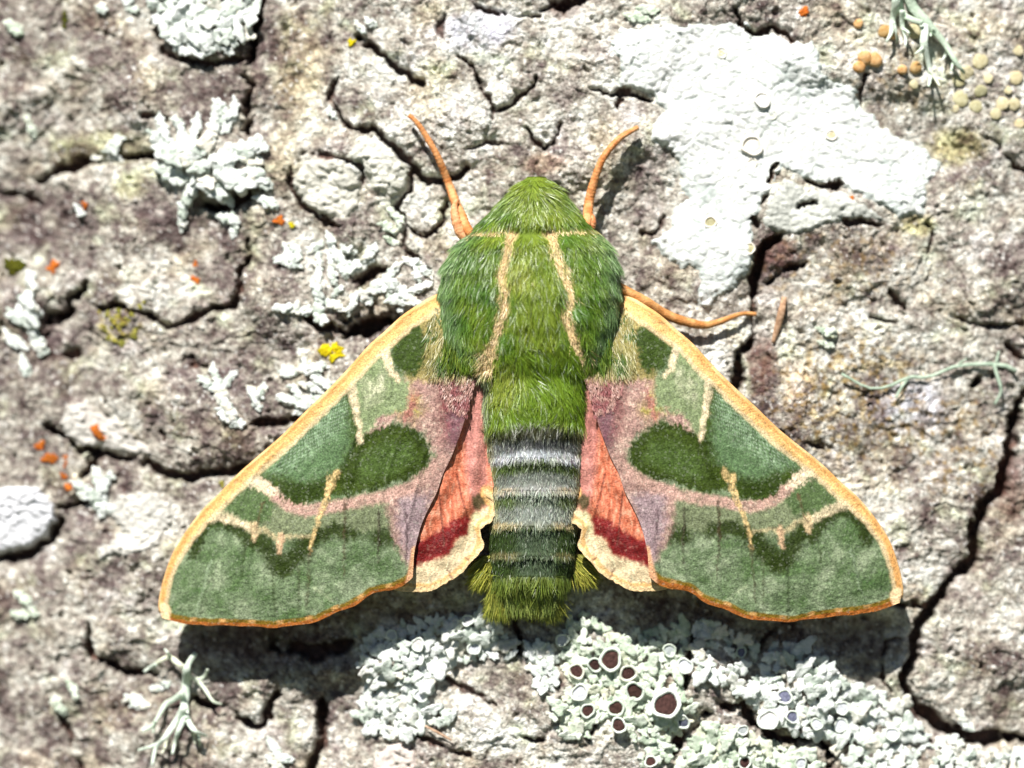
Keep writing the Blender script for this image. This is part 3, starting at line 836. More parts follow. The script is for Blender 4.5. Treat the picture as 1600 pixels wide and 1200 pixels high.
ME_RIMW = ME_RIM.copy(); ME_RIMW.materials[0] = M_CREAM
def add_cup(root, base, x, y, r, kind, lift=0.7, rx=1.0, tilt=0.25, rim=None):
    c = link('cup', rim or rnd.choice(ME_RIMS), root)
    ang = rnd.uniform(0, 3.14)
    c.matrix_local = place_matrix(x, y, hmax(x, y, r * .7) + lift * 12 + 0.35 * r, ang, rnd.uniform(0, tilt), rnd.uniform(0, 6.28), r * S, r * S * rx, r * S * .8, base)
    d = link('disc', ME_DISCS[kind], c)
    return c

def mass(label, poly, holes, cups, key='foli', rmin=8, rmax=13, tries=3500, dens=.82):
    P = np.array(poly)
    r_, b_ = lichen_root('cup_lichen', float(P[:, 0].mean()), float(P[:, 1].mean()), label)
    ex = [(x, y, r * 1.15) for x, y, r, k in cups]
    scatter(poly, tries, rmin, rmax, r_, b_, key, holes, dens, existing=ex, lift=.35)
    for x, y, r, k in cups:
        add_cup(r_, b_, x, y, r, k)
    return r_, b_

mass('pale green cup lichen mass below the tail with only lavender grey cups',
     [(588, 985), (650, 972), (700, 962), (762, 956), (788, 985), (808, 1005), (802, 1028), (755, 1028), (705, 1042), (684, 1062), (668, 1095), (716, 1108), (704, 1132),
      (660, 1136), (640, 1156), (568, 1150), (552, 1102), (574, 1072), (556, 1042), (560, 1008)],
     [(608, 1064, 14), (590, 1056, 8)], [(653, 1007, 11, 'lav'), (741, 1013, 11, 'lav'), (657, 1087, 11, 'lav'), (731, 969, 10, 'lav'), (655, 1030, 9, 'lav'), (612, 992, 9, 'lav')], 'foli', 6, 18)
mass('narrow tongue of pale lichen lobes beside the fissure under the tail',
     [(815, 1005), (850, 1000), (872, 1018), (876, 1058), (852, 1088), (834, 1070), (826, 1035)], [], [(878, 999, 11, 'lav')], 'foli', 8, 13)
mass('grey green cup lichen with many open brown cups and one very large one',
     [(880, 975), (910, 955), (960, 985), (1045, 982), (1082, 968), (1076, 1010), (1068, 1070), (1084, 1095), (1098, 1112), (1060, 1148), (1046, 1188), (1000, 1204), (986, 1165), (975, 1140),
      (945, 1120), (915, 1152), (880, 1152), (852, 1112), (884, 1072), (878, 1040)],
     [(1000, 1165, 12), (930, 990, 14), (985, 995, 12)],
     [(901, 1048, 13, 'brown'), (929, 1038, 12, 'brown'), (954, 1030, 19, 'brown'), (981, 1051, 14, 'brown'), (991, 1079, 16, 'brown'), (1040, 1099, 24, 'brown'), (962, 1105, 14, 'brown'),
      (966, 1131, 13, 'brown'), (918, 1109, 12, 'brown'), (1016, 1188, 10, 'brown'), (905, 1081, 14, 'lav'), (1070, 1040, 13, 'lav'), (1067, 1127, 11, 'slate'), (1046, 1016, 11, 'lav')], 'grey', 5.5, 17)
mass('long pale cup lichen under the right wing with a slate blue cup',
     [(1086, 972), (1100, 966), (1140, 984), (1196, 1010), (1236, 1000), (1272, 1004), (1296, 1040), (1312, 1060), (1352, 1076), (1358, 1060), (1372, 1070), (1402, 1100), (1420, 1094), (1442, 1130), (1460, 1150), (1436, 1210),
      (1330, 1210), (1292, 1160), (1242, 1148), (1206, 1132), (1165, 1092), (1128, 1074), (1090, 1062), (1080, 1020)],
     [(1180, 1040, 18), (1130, 1030, 16), (1160, 1060, 12)],
     [(1225, 1088, 13, 'slate'), (1237, 1119, 11, 'slate'), (1200, 1124, 17, 'lav'), (1316, 1107, 12, 'lav'), (1315, 1134, 12, 'lav'), (1276, 1131, 10, 'lav'), (1158, 1019, 9, 'slate'), (1396, 1149, 12, 'lav')], 'foli', 6, 18)
mass('pale green cup lichen below the black bottom fissure with one small brown cup',
     [(1050, 1215), (1066, 1168), (1108, 1128), (1160, 1136), (1184, 1152), (1240, 1166), (1272, 1172), (1296, 1215)],
     [], [(1163, 1191, 11, 'brown'), (1251, 1192, 10, 'lav'), (1160, 1140, 9, 'lav')], 'grey', 5.5, 17)
r_, b_ = lichen_root('leafy_lichen', 1495, 1180, 'whitish lichen lobes in the lower right corner by the wide fissure')
scatter([(1462, 1160), (1490, 1150), (1526, 1172), (1528, 1215), (1455, 1215)], 500, 7, 12, r_, b_, 'foli', dens=.9)
r_, b_ = lichen_root('leafy_lichen', 1580, 1195, 'lavender white lichen cushion at the corner beyond the wide fissure')
scatter([(1545, 1185), (1575, 1172), (1640, 1170), (1640, 1220), (1540, 1220)], 500, 8, 13, r_, b_, 'foli', dens=.85)

# pale discs of the big white crust, they belong to it
for x, y, r, k in [(1175, 227, 17, 'cream'), (1191, 156, 13, 'cream'), (1175, 255, 9, 'cream'), (1128, 82, 9, 'tan'), (1300, 210, 9, 'tan'), (1110, 347, 10, 'tan'), (1172, 388, 9, 'tan'), (1208, 180, 7, 'cream')]:
    add_cup(big, bigb, x, y, r, k, lift=.1, tilt=.1, rim=ME_RIMW)

# tan beads at the upper right
r_, b_ = lichen_root('bead_lichen', 1540, 140, 'group of yellowish tan disc lichens beside the hanging strap lichen')
for x, y, r in [(1536, 93, 13), (1514, 111, 12), (1502, 123, 11), (1593, 118, 12), (1536, 140, 11), (1505, 152, 13), (1529, 164, 11), (1570, 159, 12), (1590, 160, 10), (1560, 176, 10), (1430, 130, 8), (1548, 120, 8), (1598, 190, 9), (1580, 138, 7), (1597, 75, 9), (1496, 168, 7), (1430, 47, 13)]:
    c_ = link('bead', ME_FULL['tan'], r_)
    c_.matrix_local = place_matrix(x, y, hmax(x, y, r * .6) - .02 * r, rnd.uniform(0, 6), rnd.uniform(0, .3), rnd.uniform(0, 6), r * S, r * S * rnd.uniform(.85, 1), r * S * .42, b_)
r_, b_ = lichen_root('bead_lichen', 1360, 95, 'shiny amber beads on bark above a thin crack beside the strap lichen')
for x, y, r in [(1352, 90, 12), (1368, 93, 12), (1343, 104, 10), (1384, 48, 11), (1397, 52, 9), (1411, 108, 8), (1433, 104, 10), (1342, 36, 8)]:
    c_ = link('bead', ME_FULL['amber'], r_)
    c_.matrix_local = place_matrix(x, y, hmax(x, y, r * .6) + .05 * r, rnd.uniform(0, 6), rnd.uniform(0, .3), rnd.uniform(0, 6), r * S, r * S * rnd.uniform(.85, 1), r * S, b_)

# orange, yellow and olive spots
def spot(name, key, x, y, pts, label, cat='lichen', lift=.15):
    r_, b_ = lichen_root(name, x, y, label, cat)
    for dx, dy, r in pts:
        add_lobe(r_, b_, x + dx, y + dy, r, rnd.uniform(0, 6), key, lift=lift, tilt=.2)
spot('orange_lichen', 'orange', 72, 413, [(0, 0, 9), (-4, 4, 6), (6, -2, 5)], 'orange lichen dot beside the white strip lichen at the bark rim')
spot('orange_lichen', 'orange', 299, 434, [(0, 0, 6), (2, 3, 5)], 'lone orange lichen dot on the pale bark scale above the curved fissure')
spot('orange_lichen', 'orange', 299, 412, [(0, 0, 4), (1, -5, 3)], 'tiny orange speck just above the lone orange dot')
spot('orange_lichen', 'orange', 144, 678, [(-6, -8, 7), (0, 0, 8), (6, 7, 7)], 'elongated slanting orange lichen spot on pale grey crust', lift=1.1)
spot('orange_lichen', 'orange', 50, 699, [(0, 0, 8), (2, -4, 6)], 'upper round orange spot of the group beside the white plate')
spot('orange_lichen', 'orange', 66, 719, [(-6, -1, 8), (4, 0, 9), (8, -3, 6)], 'wide orange lichen spot in the middle of its group')
spot('orange_lichen', 'orange', 91, 716, [(0, 0, 4), (1, 8, 3), (-1, 14, 3)], 'thin trickle of orange lichen grains beside the wide orange spot')
spot('orange_lichen', 'orange', 88, 746, [(0, 0, 5), (3, 1, 4)], 'small orange lichen grain below the thin orange trickle')
spot('orange_lichen', 'orange', 97, 764, [(0, 0, 7), (3, -2, 5)], 'lowest round orange spot of the group above the star-like lichen')
spot('orange_lichen', 'orange', 123, 315, [(0, 0, 5), (1, 6, 4)], 'lone orange speck next to a tiny white chip')
spot('orange_lichen', 'orange', 1256, 18, [(0, 0, 8), (2, 2, 6)], 'bright orange bead in the dark bark above the chalk white crust')
spot('orange_lichen', 'orange', 1333, 308, [(0, 0, 4)], 'tiny orange grain at the lower edge of the chalk white crust')
spot('amber_lichen', 'orange', 436, 343, [(0, 0, 8), (-4, 1, 6)], 'pale orange lichen dot above the tangled white lichen')
spot('yellow_lichen', 'yellow', 515, 549, [(-12, -3, 8), (-4, 0, 8), (6, -6, 8), (14, -4, 7), (16, 4, 6), (4, 10, 8), (10, 6, 6), (-6, -6, 6)], 'bright yellow lichen cluster near the left forewing edge')
spot('yellow_lichen', 'yellow', 547, 64, [(0, 0, 6), (4, -1, 4)], 'small yellow lichen dot at the start of the upper fissure')
spot('yellow_lichen', 'yellow', 454, 351, [(0, 0, 5), (-2, -4, 3)], 'tiny yellow grain beside the pale orange dot')
spot('yellow_lichen', 'olive', 343, 757, [(0, 0, 5), (1, 4, 3)], 'tiny olive yellow grain near the left forewing tip edge')
spot('yellow_lichen', 'olive', 180, 508, [(rnd.gauss(0, 16), rnd.gauss(0, 14), rnd.uniform(3, 6)) for _ in range(26)], 'dull olive yellow powdery lichen below the curved fissure', lift=.1)
spot('moss_cushion', 'moss', 10, 412, [(-8, 0, 9), (2, -6, 8), (6, 4, 8), (-4, 8, 8), (12, -2, 7), (-14, -4, 8), (0, 2, 9)], 'dark green moss cushion at the bark rim', 'moss')
spot('moss_cushion', 'moss', 90, 18, [(0, -6, 5), (1, 4, 6), (-1, 14, 5)], 'slim green moss sprig near the white lichen knobs', 'moss')

# ------------------------------------------------------------------ strap lichens
def tube(pts, rad, flat=0.55, n=8, k=18, persp=False):
    """pts: (x, y, h); rad along it; returns vertices, faces"""
    P = np.array(pts, float)
    Q = resample(P, k)
    r = np.interp(np.linspace(0, 1, k), np.linspace(0, 1, len(rad)), rad)
    T = np.gradient(Q, axis=0); T /= np.linalg.norm(T, axis=1)[:, None] + 1e-9
    N = np.stack([-T[:, 1], T[:, 0], np.zeros(k)], 1); N /= np.linalg.norm(N, axis=1)[:, None] + 1e-9
    B = np.cross(T, N)
    th = np.linspace(0, 2 * np.pi, n, endpoint=False)
    R = Q[:, None, :] + r[:, None, None] * (np.cos(th)[None, :, None] * N[:, None, :] + flat * np.sin(th)[None, :, None] * B[:, None, :])
    V = (WP if persp else W)(R[..., 0], R[..., 1], R[..., 2]).reshape(-1, 3)
    F = grid_faces(k, n, True)[:, [0, 3, 2, 1]]
    caps = [list(range(n)), [(k - 1) * n + i for i in range(n)][::-1]]
    return V, F, caps

def strap_lichen(label, branches, lift0=14, x=None, y=None, mat=M_STRAP, wk=1.22):
    r_, b_ = lichen_root('strap_lichen', x, y, label)
    for pts, w0, w1 in branches:
        Q = [(a, b, hmax(a, b, 6) + lift0 * (0.6 + 0.5 * math.sin(i * 1.7 + a)) + 4) for i, (a, b) in enumerate(pts)]
        rad = wk * np.linspace(w0, w1, 6) * np.array([1, .9, 1.1, .92, 1.05, 1])
        V, F, caps = tube(Q, rad, 0.42)
        part('branch', V, [F, np.array(caps)], mat, r_, None, True, b_)

strap_lichen('pale green strap lichen hanging in flat forked branches over the tan beads', [
 ([(1416, -40), (1424, 4), (1445, 30), (1465, 51), (1482, 72), (1495, 96), (1510, 113)], 9, 2.2),
 ([(1443, 26), (1446, 48), (1444, 68), (1452, 95), (1456, 116), (1451, 135)], 7, 1.6),
 ([(1455, 108), (1462, 120), (1469, 134)], 3, 1.2),
 ([(1494, 90), (1490, 100), (1487, 110)], 2.6, 1.2),
 ([(1482, 72), (1480, 84), (1474, 92)], 2.6, 1.2),
 ([(1398, -40), (1400, 0), (1396, 30), (1392, 52), (1384, 66)], 8, 1.6),
 ([(1402, -10), (1410, 18), (1424, 30), (1442, 36)], 6, 3),
 ([(1410, 16), (1411, 38), (1416, 58), (1415, 72)], 4, 1.4),
 ([(1413, 44), (1420, 52), (1421, 57)], 2.2, 1.0),
 ([(1396, 34), (1400, 50), (1403, 66)], 2.6, 1.0),
 ([(1446, 70), (1438, 78), (1430, 84)], 3, 1.2),
 ([(1460, 44), (1456, 50), (1455, 56)], 2.4, 1.2),
 ([(1444, 76), (1440, 82), (1438, 86)], 2, 1.0)], 16, 1420, 10)
strap_lichen('pale green branching strap lichen below the left wing tip', [
 ([(287, 1072), (289, 1050), (294, 1036), (304, 1022)], 6, 3),
 ([(289, 1050), (276, 1040), (260, 1031), (246, 1036), (236, 1043)], 4.5, 2.2),
 ([(262, 1032), (258, 1022), (252, 1018)], 2.6, 1.2),
 ([(240, 1041), (228, 1048), (219, 1054)], 3, 1.6),
 ([(287, 1070), (285, 1090), (284, 1108), (287, 1126)], 6.5, 5),
 ([(283, 1086), (266, 1098), (253, 1106), (243, 1124), (232, 1140), (219, 1145)], 4.5, 1.6),
 ([(240, 1130), (236, 1142), (234, 1150)], 2.4, 1.2),
 ([(285, 1108), (272, 1130), (256, 1154), (240, 1172), (234, 1200)], 5, 2),
 ([(248, 1164), (230, 1172), (212, 1176)], 3, 1.4),
 ([(256, 1154), (254, 1170), (250, 1180)], 2.6, 1.2),
 ([(287, 1124), (296, 1137), (306, 1146), (320, 1154)], 4.5, 1.6),
 ([(285, 1126), (276, 1146), (270, 1164), (266, 1182)], 4, 1.6),
 ([(298, 1138), (299, 1152), (302, 1166)], 3.2, 1.6),
 ([(305, 1146), (309, 1158), (309, 1170)], 2.8, 1.2),
 ([(292, 1058), (304, 1066), (316, 1060), (322, 1048)], 3.4, 1.6),
 ([(306, 1068), (318, 1082), (330, 1098), (344, 1104)], 3, 1.4)], 22, 285, 1080)
strap_lichen('thin wandering green lichen thread across the right bark face', [
 ([(1316, 584), (1338, 596), (1357, 606), (1384, 606), (1404, 598), (1424, 589), (1446, 590), (1465, 586), (1482, 578), (1499, 572), (1532, 569), (1559, 569), (1580, 572), (1594, 580)], 2.0, 3.4),
 ([(1559, 569), (1563, 584), (1570, 608), (1566, 622), (1560, 632)], 3.4, 2),
 ([(1562, 572), (1564, 560), (1567, 548)], 3, 1.4),
 ([(1424, 589), (1412, 604), (1402, 622)], 2.6, 2),
 ([(1499, 572), (1508, 564), (1516, 560)], 2, 1)], 4, 1560, 580, M_THREAD, 1.0)
r_, b_ = lichen_root('dry_fibre', 1222, 480, 'peeling pinkish bark fibre right of the outstretched leg', 'bark fibre')
V, F, caps = tube([(1226, 464, hmax(1226, 464, 5) + 8), (1222, 484, hmax(1222, 484, 5) + 9), (1216, 508, hmax(1216, 508, 5) + 7), (1208, 536, hmax(1208, 536, 5) + 4)], [4, 6, 5, 2.5], .4)
part('fibre', V, [F, np.array(caps)], M_TWIG, r_, None, True, b_)
r_, b_ = lichen_root('dry_fibre', 690, 1145, 'thin dry grass fibre poking out under the pale cup lichen', 'plant fibre')
V, F, caps = tube([(664, 1134, hmax(664, 1134, 5) + 10), (684, 1144, hmax(684, 1144, 5) + 10), (706, 1156, hmax(706, 1156, 5) + 6)], [1.6, 2.2, 1.4], .6)
part('fibre', V, [F, np.array(caps)], M_TWIG, r_, None, True, b_)

# ------------------------------------------------------------------ the moth
MB = tuple(WP(np.array(830.0), np.array(700.0), np.array(-10.0)))
moth = link('hawk_moth', None, None, MB)
tag(moth, 'green hawk moth with spread wings, red hindwing patches and furry body on bark', 'moth')

def cur(x):
    return np.sqrt(RPX ** 2 - (x - AX) ** 2) - RPX

def mir(P):
    P = np.array(P, float)
    x = 1659 - P[..., 0]
    t = np.clip((829.5 - P[..., 0]) / 580, 0, 1.2)
    return np.stack([x, P[..., 1] - 24 * t ** 2.6], -1)

COSTA = [(712, 452), (677, 467), (655, 480), (630, 497), (605, 520), (580, 542), (555, 570), (530, 597), (505, 622), (480, 646), (443, 683), (400, 720), (373, 744), (347, 771),
         (320, 797), (293, 832), (272, 867), (257, 909), (250, 945), (253, 965)]
INNER = [(755, 540), (750, 570), (742, 597), (732, 635), (721, 672), (706, 712), (692, 741), (683, 768), (671, 792), (658, 821), (648, 860), (646, 884), (645, 902)]
OUTER = [(645, 902), (632, 914), (613, 921), (581, 928), (560, 943), (541, 952), (523, 958), (496, 971), (467, 976), (427, 981), (400, 979), (373, 978), (333, 977), (293, 975), (269, 970), (253, 965)]
HINDC = INNER + OUTER[1:]

def seg_line(x, y, pts, w):
    d, t = line_dist(x, y, pts)
    return d, t

def forewing_colour(x, y, off=0.0):
    """x, y: picture coordinates on the left wing (the right one is mirrored into them)"""
    if off:
        x, y = x + 5 * fbm(x, y, 110, 2, 333), y + 5 * fbm(x, y, 110, 2, 337)
    jx = x + 5.0 * fbm(x + off, y - off, 12, 2, 301) + 6.0 * fbm(x + off, y - off, 5, 2, 305)
    jy = y + 5.0 * fbm(x + off, y - off, 12, 2, 311) + 6.0 * fbm(x + off, y - off, 5, 2, 315)
    n1 = fbm(x + off, y - off, 45, 3, 321); n2 = fbm(x + off, y - off, 14, 3, 325); n3 = fbm(x + off, y - off, 5, 2, 329)
    c = lambda r, g, b: lin((r, g, b))
    one = np.ones(x.shape + (3,))
    def over(col, new, m):
        return mixc(col, c(*new) * one, np.clip(m, 0, 1))
    def inside(poly, soft=4, off=0):
        return 1 - sstep(-soft, soft, poly_sdf(jx, jy, poly) + off)
    def stroke(pts, w, soft=2.0, taper=True):
        d, t = line_dist(jx * .5 + x * .5, jy * .5 + y * .5, pts)
        ww = w * (np.clip(1.25 - 0.6 * t, 0.3, 1.2) if taper else 1)
        return 1 - sstep(ww - soft, ww + soft, d)
    # terminal field
    col = c(104, 122, 88) * one
    col = over(col, (140, 152, 122), sstep(-.1, .6, n1 + .5 * n2) * .75)
    col = over(col, (66, 92, 46), sstep(.0, .6, -n1 + .4 * n2) * .7)
    # muted band between the zigzag and the pink
    col = over(col, (120, 128, 96), inside([(330, 800), (380, 750), (430, 775), (500, 796), (560, 790), (640, 770), (650, 820), (590, 830), (500, 838), (440, 850), (395, 832)]) * .9)
    col = over(col, (74, 96, 54), inside([(345, 798), (362, 776), (398, 760), (424, 770), (432, 790), (418, 815), (392, 820), (370, 806)], 5) * .9)
    # dark arcs under the zigzag
    dark = (40, 54, 8)
    for pts_, w_, am in (([(303, 862), (310, 838), (322, 820), (346, 814), (372, 828), (394, 850)], 11, .95), ([(404, 842), (418, 856), (432, 882), (444, 890)], 15, .95),
                        ([(444, 884), (466, 866), (480, 850)], 17, .97), ([(494, 838), (520, 828), (548, 834)], 13, .95), ([(594, 840), (634, 836)], 16, .9), ([(560, 836), (592, 842)], 8, .55)):
        d_, t_ = line_dist(jx, jy, pts_)
        col = over(col, dark, (1 - sstep(w_ * .45, w_ * 1.35, d_)) * am)
    # cream zigzag
    cream = (226, 206, 170)
    col = over(col, cream, stroke([(326, 806), (342, 806), (372, 816), (398, 828)], 7, 4) * (.75 + .4 * n2))
    col = over(col, (206, 180, 140), stroke([(396, 822), (398, 838), (397, 842)], 5, 3))
    col = over(col, (186, 170, 130), stroke([(398, 828), (414, 828), (432, 842), (452, 838), (482, 838)], 3.2, 3) * .8)
    col = over(col, (206, 172, 136), stroke([(440, 838), (438, 850), (436, 864)], 4.5, 2.5))
    # inner mauve field
    mauve = inside([(556, 694), (590, 650), (618, 600), (640, 590), (690, 585), (745, 575), (760, 600), (740, 660), (700, 760), (670, 810), (650, 900), (618, 850), (606, 800), (600, 770), (660, 748), (680, 712), (664, 676), (620, 655)], 8)
    col = over(col, (166, 132, 122), mauve)
    col = over(col, (204, 178, 160), mauve * sstep(.0, .6, n2 + .6 * n1 + .5 * n3) * .8)
    col = over(col, (116, 62, 62), mauve * (inside([(690, 606), (742, 596), (734, 650), (716, 700), (694, 690), (684, 640)], 14) * .8 + .25 * sstep(.1, .6, n2)))
    col = over(col, (104, 78, 92), inside([(700, 640), (730, 640), (716, 696), (700, 700)], 12) * .55)
    col = over(col, (148, 130, 136), inside([(622, 776), (672, 770), (660, 830), (648, 890), (630, 860), (620, 820)], 10) * .8)
    col = over(col, (150, 140, 60), inside([(600, 640), (640, 596), (652, 620), (668, 640), (650, 660), (622, 650)], 10) * (.35 + .5 * sstep(0, .4, n2)))
    col = over(col, (166, 96, 92), inside([(640, 628), (654, 610), (648, 640), (636, 658), (630, 655)], 5) * .7)
    # pink band
    band = stroke([(404, 746), (428, 772), (452, 792), (480, 798), (520, 792), (560, 784), (600, 776), (640, 762), (668, 740), (690, 720)], 9, 4, False) * (.85 + .3 * n2)
    col = over(col, (176, 138, 126), band)
    wv = np.sin((y + 0.25 * x + 2 * n2) * 2 * np.pi / 5.0)
    col = over(col, (208, 176, 160), band * sstep(.1, .9, wv) * .7)
    col = over(col, (226, 208, 176), inside([(380, 752), (398, 734), (418, 750), (434, 770), (420, 774), (398, 762)], 4) * .95)
    # pale green panel and its cream lines
    col = over(col, (124, 138, 98), inside([(560, 575), (590, 548), (610, 578), (640, 598), (634, 640), (592, 652), (566, 690), (552, 640)], 5))
    col = over(col, (186, 186, 156), inside([(562, 580), (588, 556), (604, 580), (600, 620), (572, 640)], 8) * (.3 + .6 * sstep(-.1, .5, n2)))
    col = over(col, (90, 118, 62), inside([(566, 576), (586, 556), (600, 560), (590, 590), (572, 600)], 6) * .5)
    # basal green and olive fur ground
    col = over(col, (150, 136, 84), inside([(700, 470), (640, 500), (618, 560), (640, 596), (760, 590), (760, 470)], 6))
    col = over(col, (52, 70, 18), inside([(612, 520), (634, 502), (656, 506), (668, 530), (662, 570), (650, 588), (622, 582), (610, 556)], 6))
    col = over(col, cream, stroke([(596, 538), (604, 556), (610, 580), (622, 592)], 6, 3) * .9)
    # great dark green patch
    med = inside([(548, 603), (556, 640), (561, 688), (580, 675), (605, 663), (630, 664), (655, 677), (670, 697), (673, 713), (660, 735), (635, 750), (619, 753), (587, 765), (547, 772), (523, 772), (507, 779),
                  (496, 784), (467, 789), (448, 782), (432, 763), (416, 747), (397, 741), (380, 752), (360, 735), (440, 660), (500, 610)], 2.5)
    col = over(col, (54, 70, 14), med)
    col = over(col, (88, 114, 76), med * inside([(398, 738), (470, 668), (530, 614), (544, 640), (548, 690), (536, 724), (506, 748), (470, 756), (436, 744)], 13) * .95)
    col = over(col, (134, 160, 126), med * inside([(420, 728), (500, 654), (534, 622), (540, 660), (520, 690), (470, 726), (440, 738)], 14) * sstep(-.1, .6, n2) * .55)
    col = over(col, (76, 98, 46), med * inside([(556, 720), (600, 690), (640, 690), (650, 716), (612, 742), (560, 752)], 14) * .75)
    col = over(col, (40, 55, 8), med * (1 - sstep(0, 14, np.abs(poly_sdf(jx, jy, [(556, 690), (605, 663), (640, 666), (673, 710), (640, 750), (587, 765), (540, 774), (552, 730)])))) * .6)
    col = over(col, (40, 57, 10), med * inside([(432, 762), (446, 744), (480, 758), (506, 752), (504, 778), (466, 788), (448, 781)], 6) * .7)
    stripes = sstep(.25, .9, np.sin((x * .45 + y) * 2 * np.pi / 5.5 + 1.2 * n2))
    col = over(col, (176, 194, 170), med * stripes * inside([(440, 700), (520, 626), (546, 610), (540, 660), (500, 700), (450, 736), (420, 740)], 12) * .45)
    col = over(col, cream, stroke([(548, 588), (551, 610), (556, 640), (561, 664), (563, 690)], 5.5, 3) * np.clip(.8 + .6 * n2, .3, 1))
    # cream forked vein
    vein = (206, 176, 122)
    col = over(col, vein, stroke([(527, 738), (519, 756), (508, 786), (496, 818), (489, 838), (484, 862)], 4.2, 2) * np.clip(.8 + .8 * n2 + .6 * n3, .2, 1))
    col = over(col, vein, stroke([(513, 744), (513, 762), (506, 790)], 3.0, 2) * np.clip(.8 + .8 * n2 + .6 * n3, .1, 1))
    # dark and pale thin veins
    for pts, w, cc, am in (([(539, 787), (538, 840), (537, 902)], 2.2, (66, 52, 36), .9), ([(591, 795), (592, 840), (591, 882)], 2.3, (52, 40, 34), .95), ([(427, 880), (428, 920), (429, 962)], 2.4, (54, 66, 36), .85),
                           ([(484, 860), (482, 900), (479, 948)], 2.4, (62, 58, 36), .9), ([(330, 874), (320, 910), (307, 954)], 2.2, (150, 166, 138), .6), ([(269, 947), (300, 928), (330, 914)], 5, (62, 92, 46), .6),
                           ([(387, 838), (380, 870), (378, 900)], 2.2, (50, 62, 30), .8), ([(466, 880), (467, 930), (466, 970)], 2, (60, 62, 40), .7), ([(634, 800), (636, 850), (634, 880)], 2.2, (60, 40, 42), .85), ([(410, 786), (404, 810), (398, 832)], 2.2, (90, 66, 46), .8),
                           ([(492, 920), (510, 930), (524, 944)], 2.4, (168, 178, 142), .6)):
        col = over(col, cc, stroke(pts, w * .8, 1.4) * am * np.clip(.75 + .5 * n2, .2, 1))
    col = np.clip(col * (1 + 0.36 * n3[..., None] + .2 * n2[..., None]), 0.003, 1)
    # margins
    do, to = line_dist(x, y, OUTER[::-1])
    do = do + 1.6 * n2
    mp = sstep(.55, .95, np.sin(to * 2 * np.pi * 9.0 + 1.0))
    col = over(col, (120, 96, 26), (1 - sstep(9, 12, do)))
    col = over(col, (196, 150, 92), (1 - sstep(9, 12, do)) * mp * .85)
    col = over(col, (154, 90, 36), (1 - sstep(3.5, 5.5, do)))
    dc, tcst = line_dist(x, y, COSTA)
    wc = np.interp(tcst, [0, .1, .25, .5, .75, .9, 1], [16, 17, 15, 15, 13, 6, 7]) + 2.5 * n2
    col = over(col, (236, 206, 160), (1 - sstep(wc + 3, wc + 8, dc)) * .7)
    col = over(col, (232, 184, 118), 1 - sstep(wc - 4, wc + 2, dc))
    col = over(col, (206, 142, 76), (1 - sstep(3, 7, dc)) * .6)
    dt = np.hypot(x - 254, y - 955)
    col = over(col, (238, 206, 160), 1 - sstep(9, 16, dt))
    di, _ = line_dist(x, y, [(640, 912), (646, 884), (649, 860)])
    col = over(col, (212, 160, 120), 1 - sstep(4, 9, di))
    return np.clip(col * (1 + .10 * n3[..., None]), 0.003, 1)

VEINS = [[(690, 520), (600, 600), (527, 738), (508, 786), (484, 862), (479, 960)], [(690, 520), (560, 700), (539, 787), (537, 920)], [(700, 540), (620, 690), (591, 795), (590, 920)],
         [(600, 580), (470, 740), (440, 838), (428, 960)], [(590, 560), (420, 740), (397, 838), (370, 970)], [(580, 560), (400, 735), (340, 850), (307, 965)], [(710, 560), (660, 720), (636, 820), (630, 905)]]

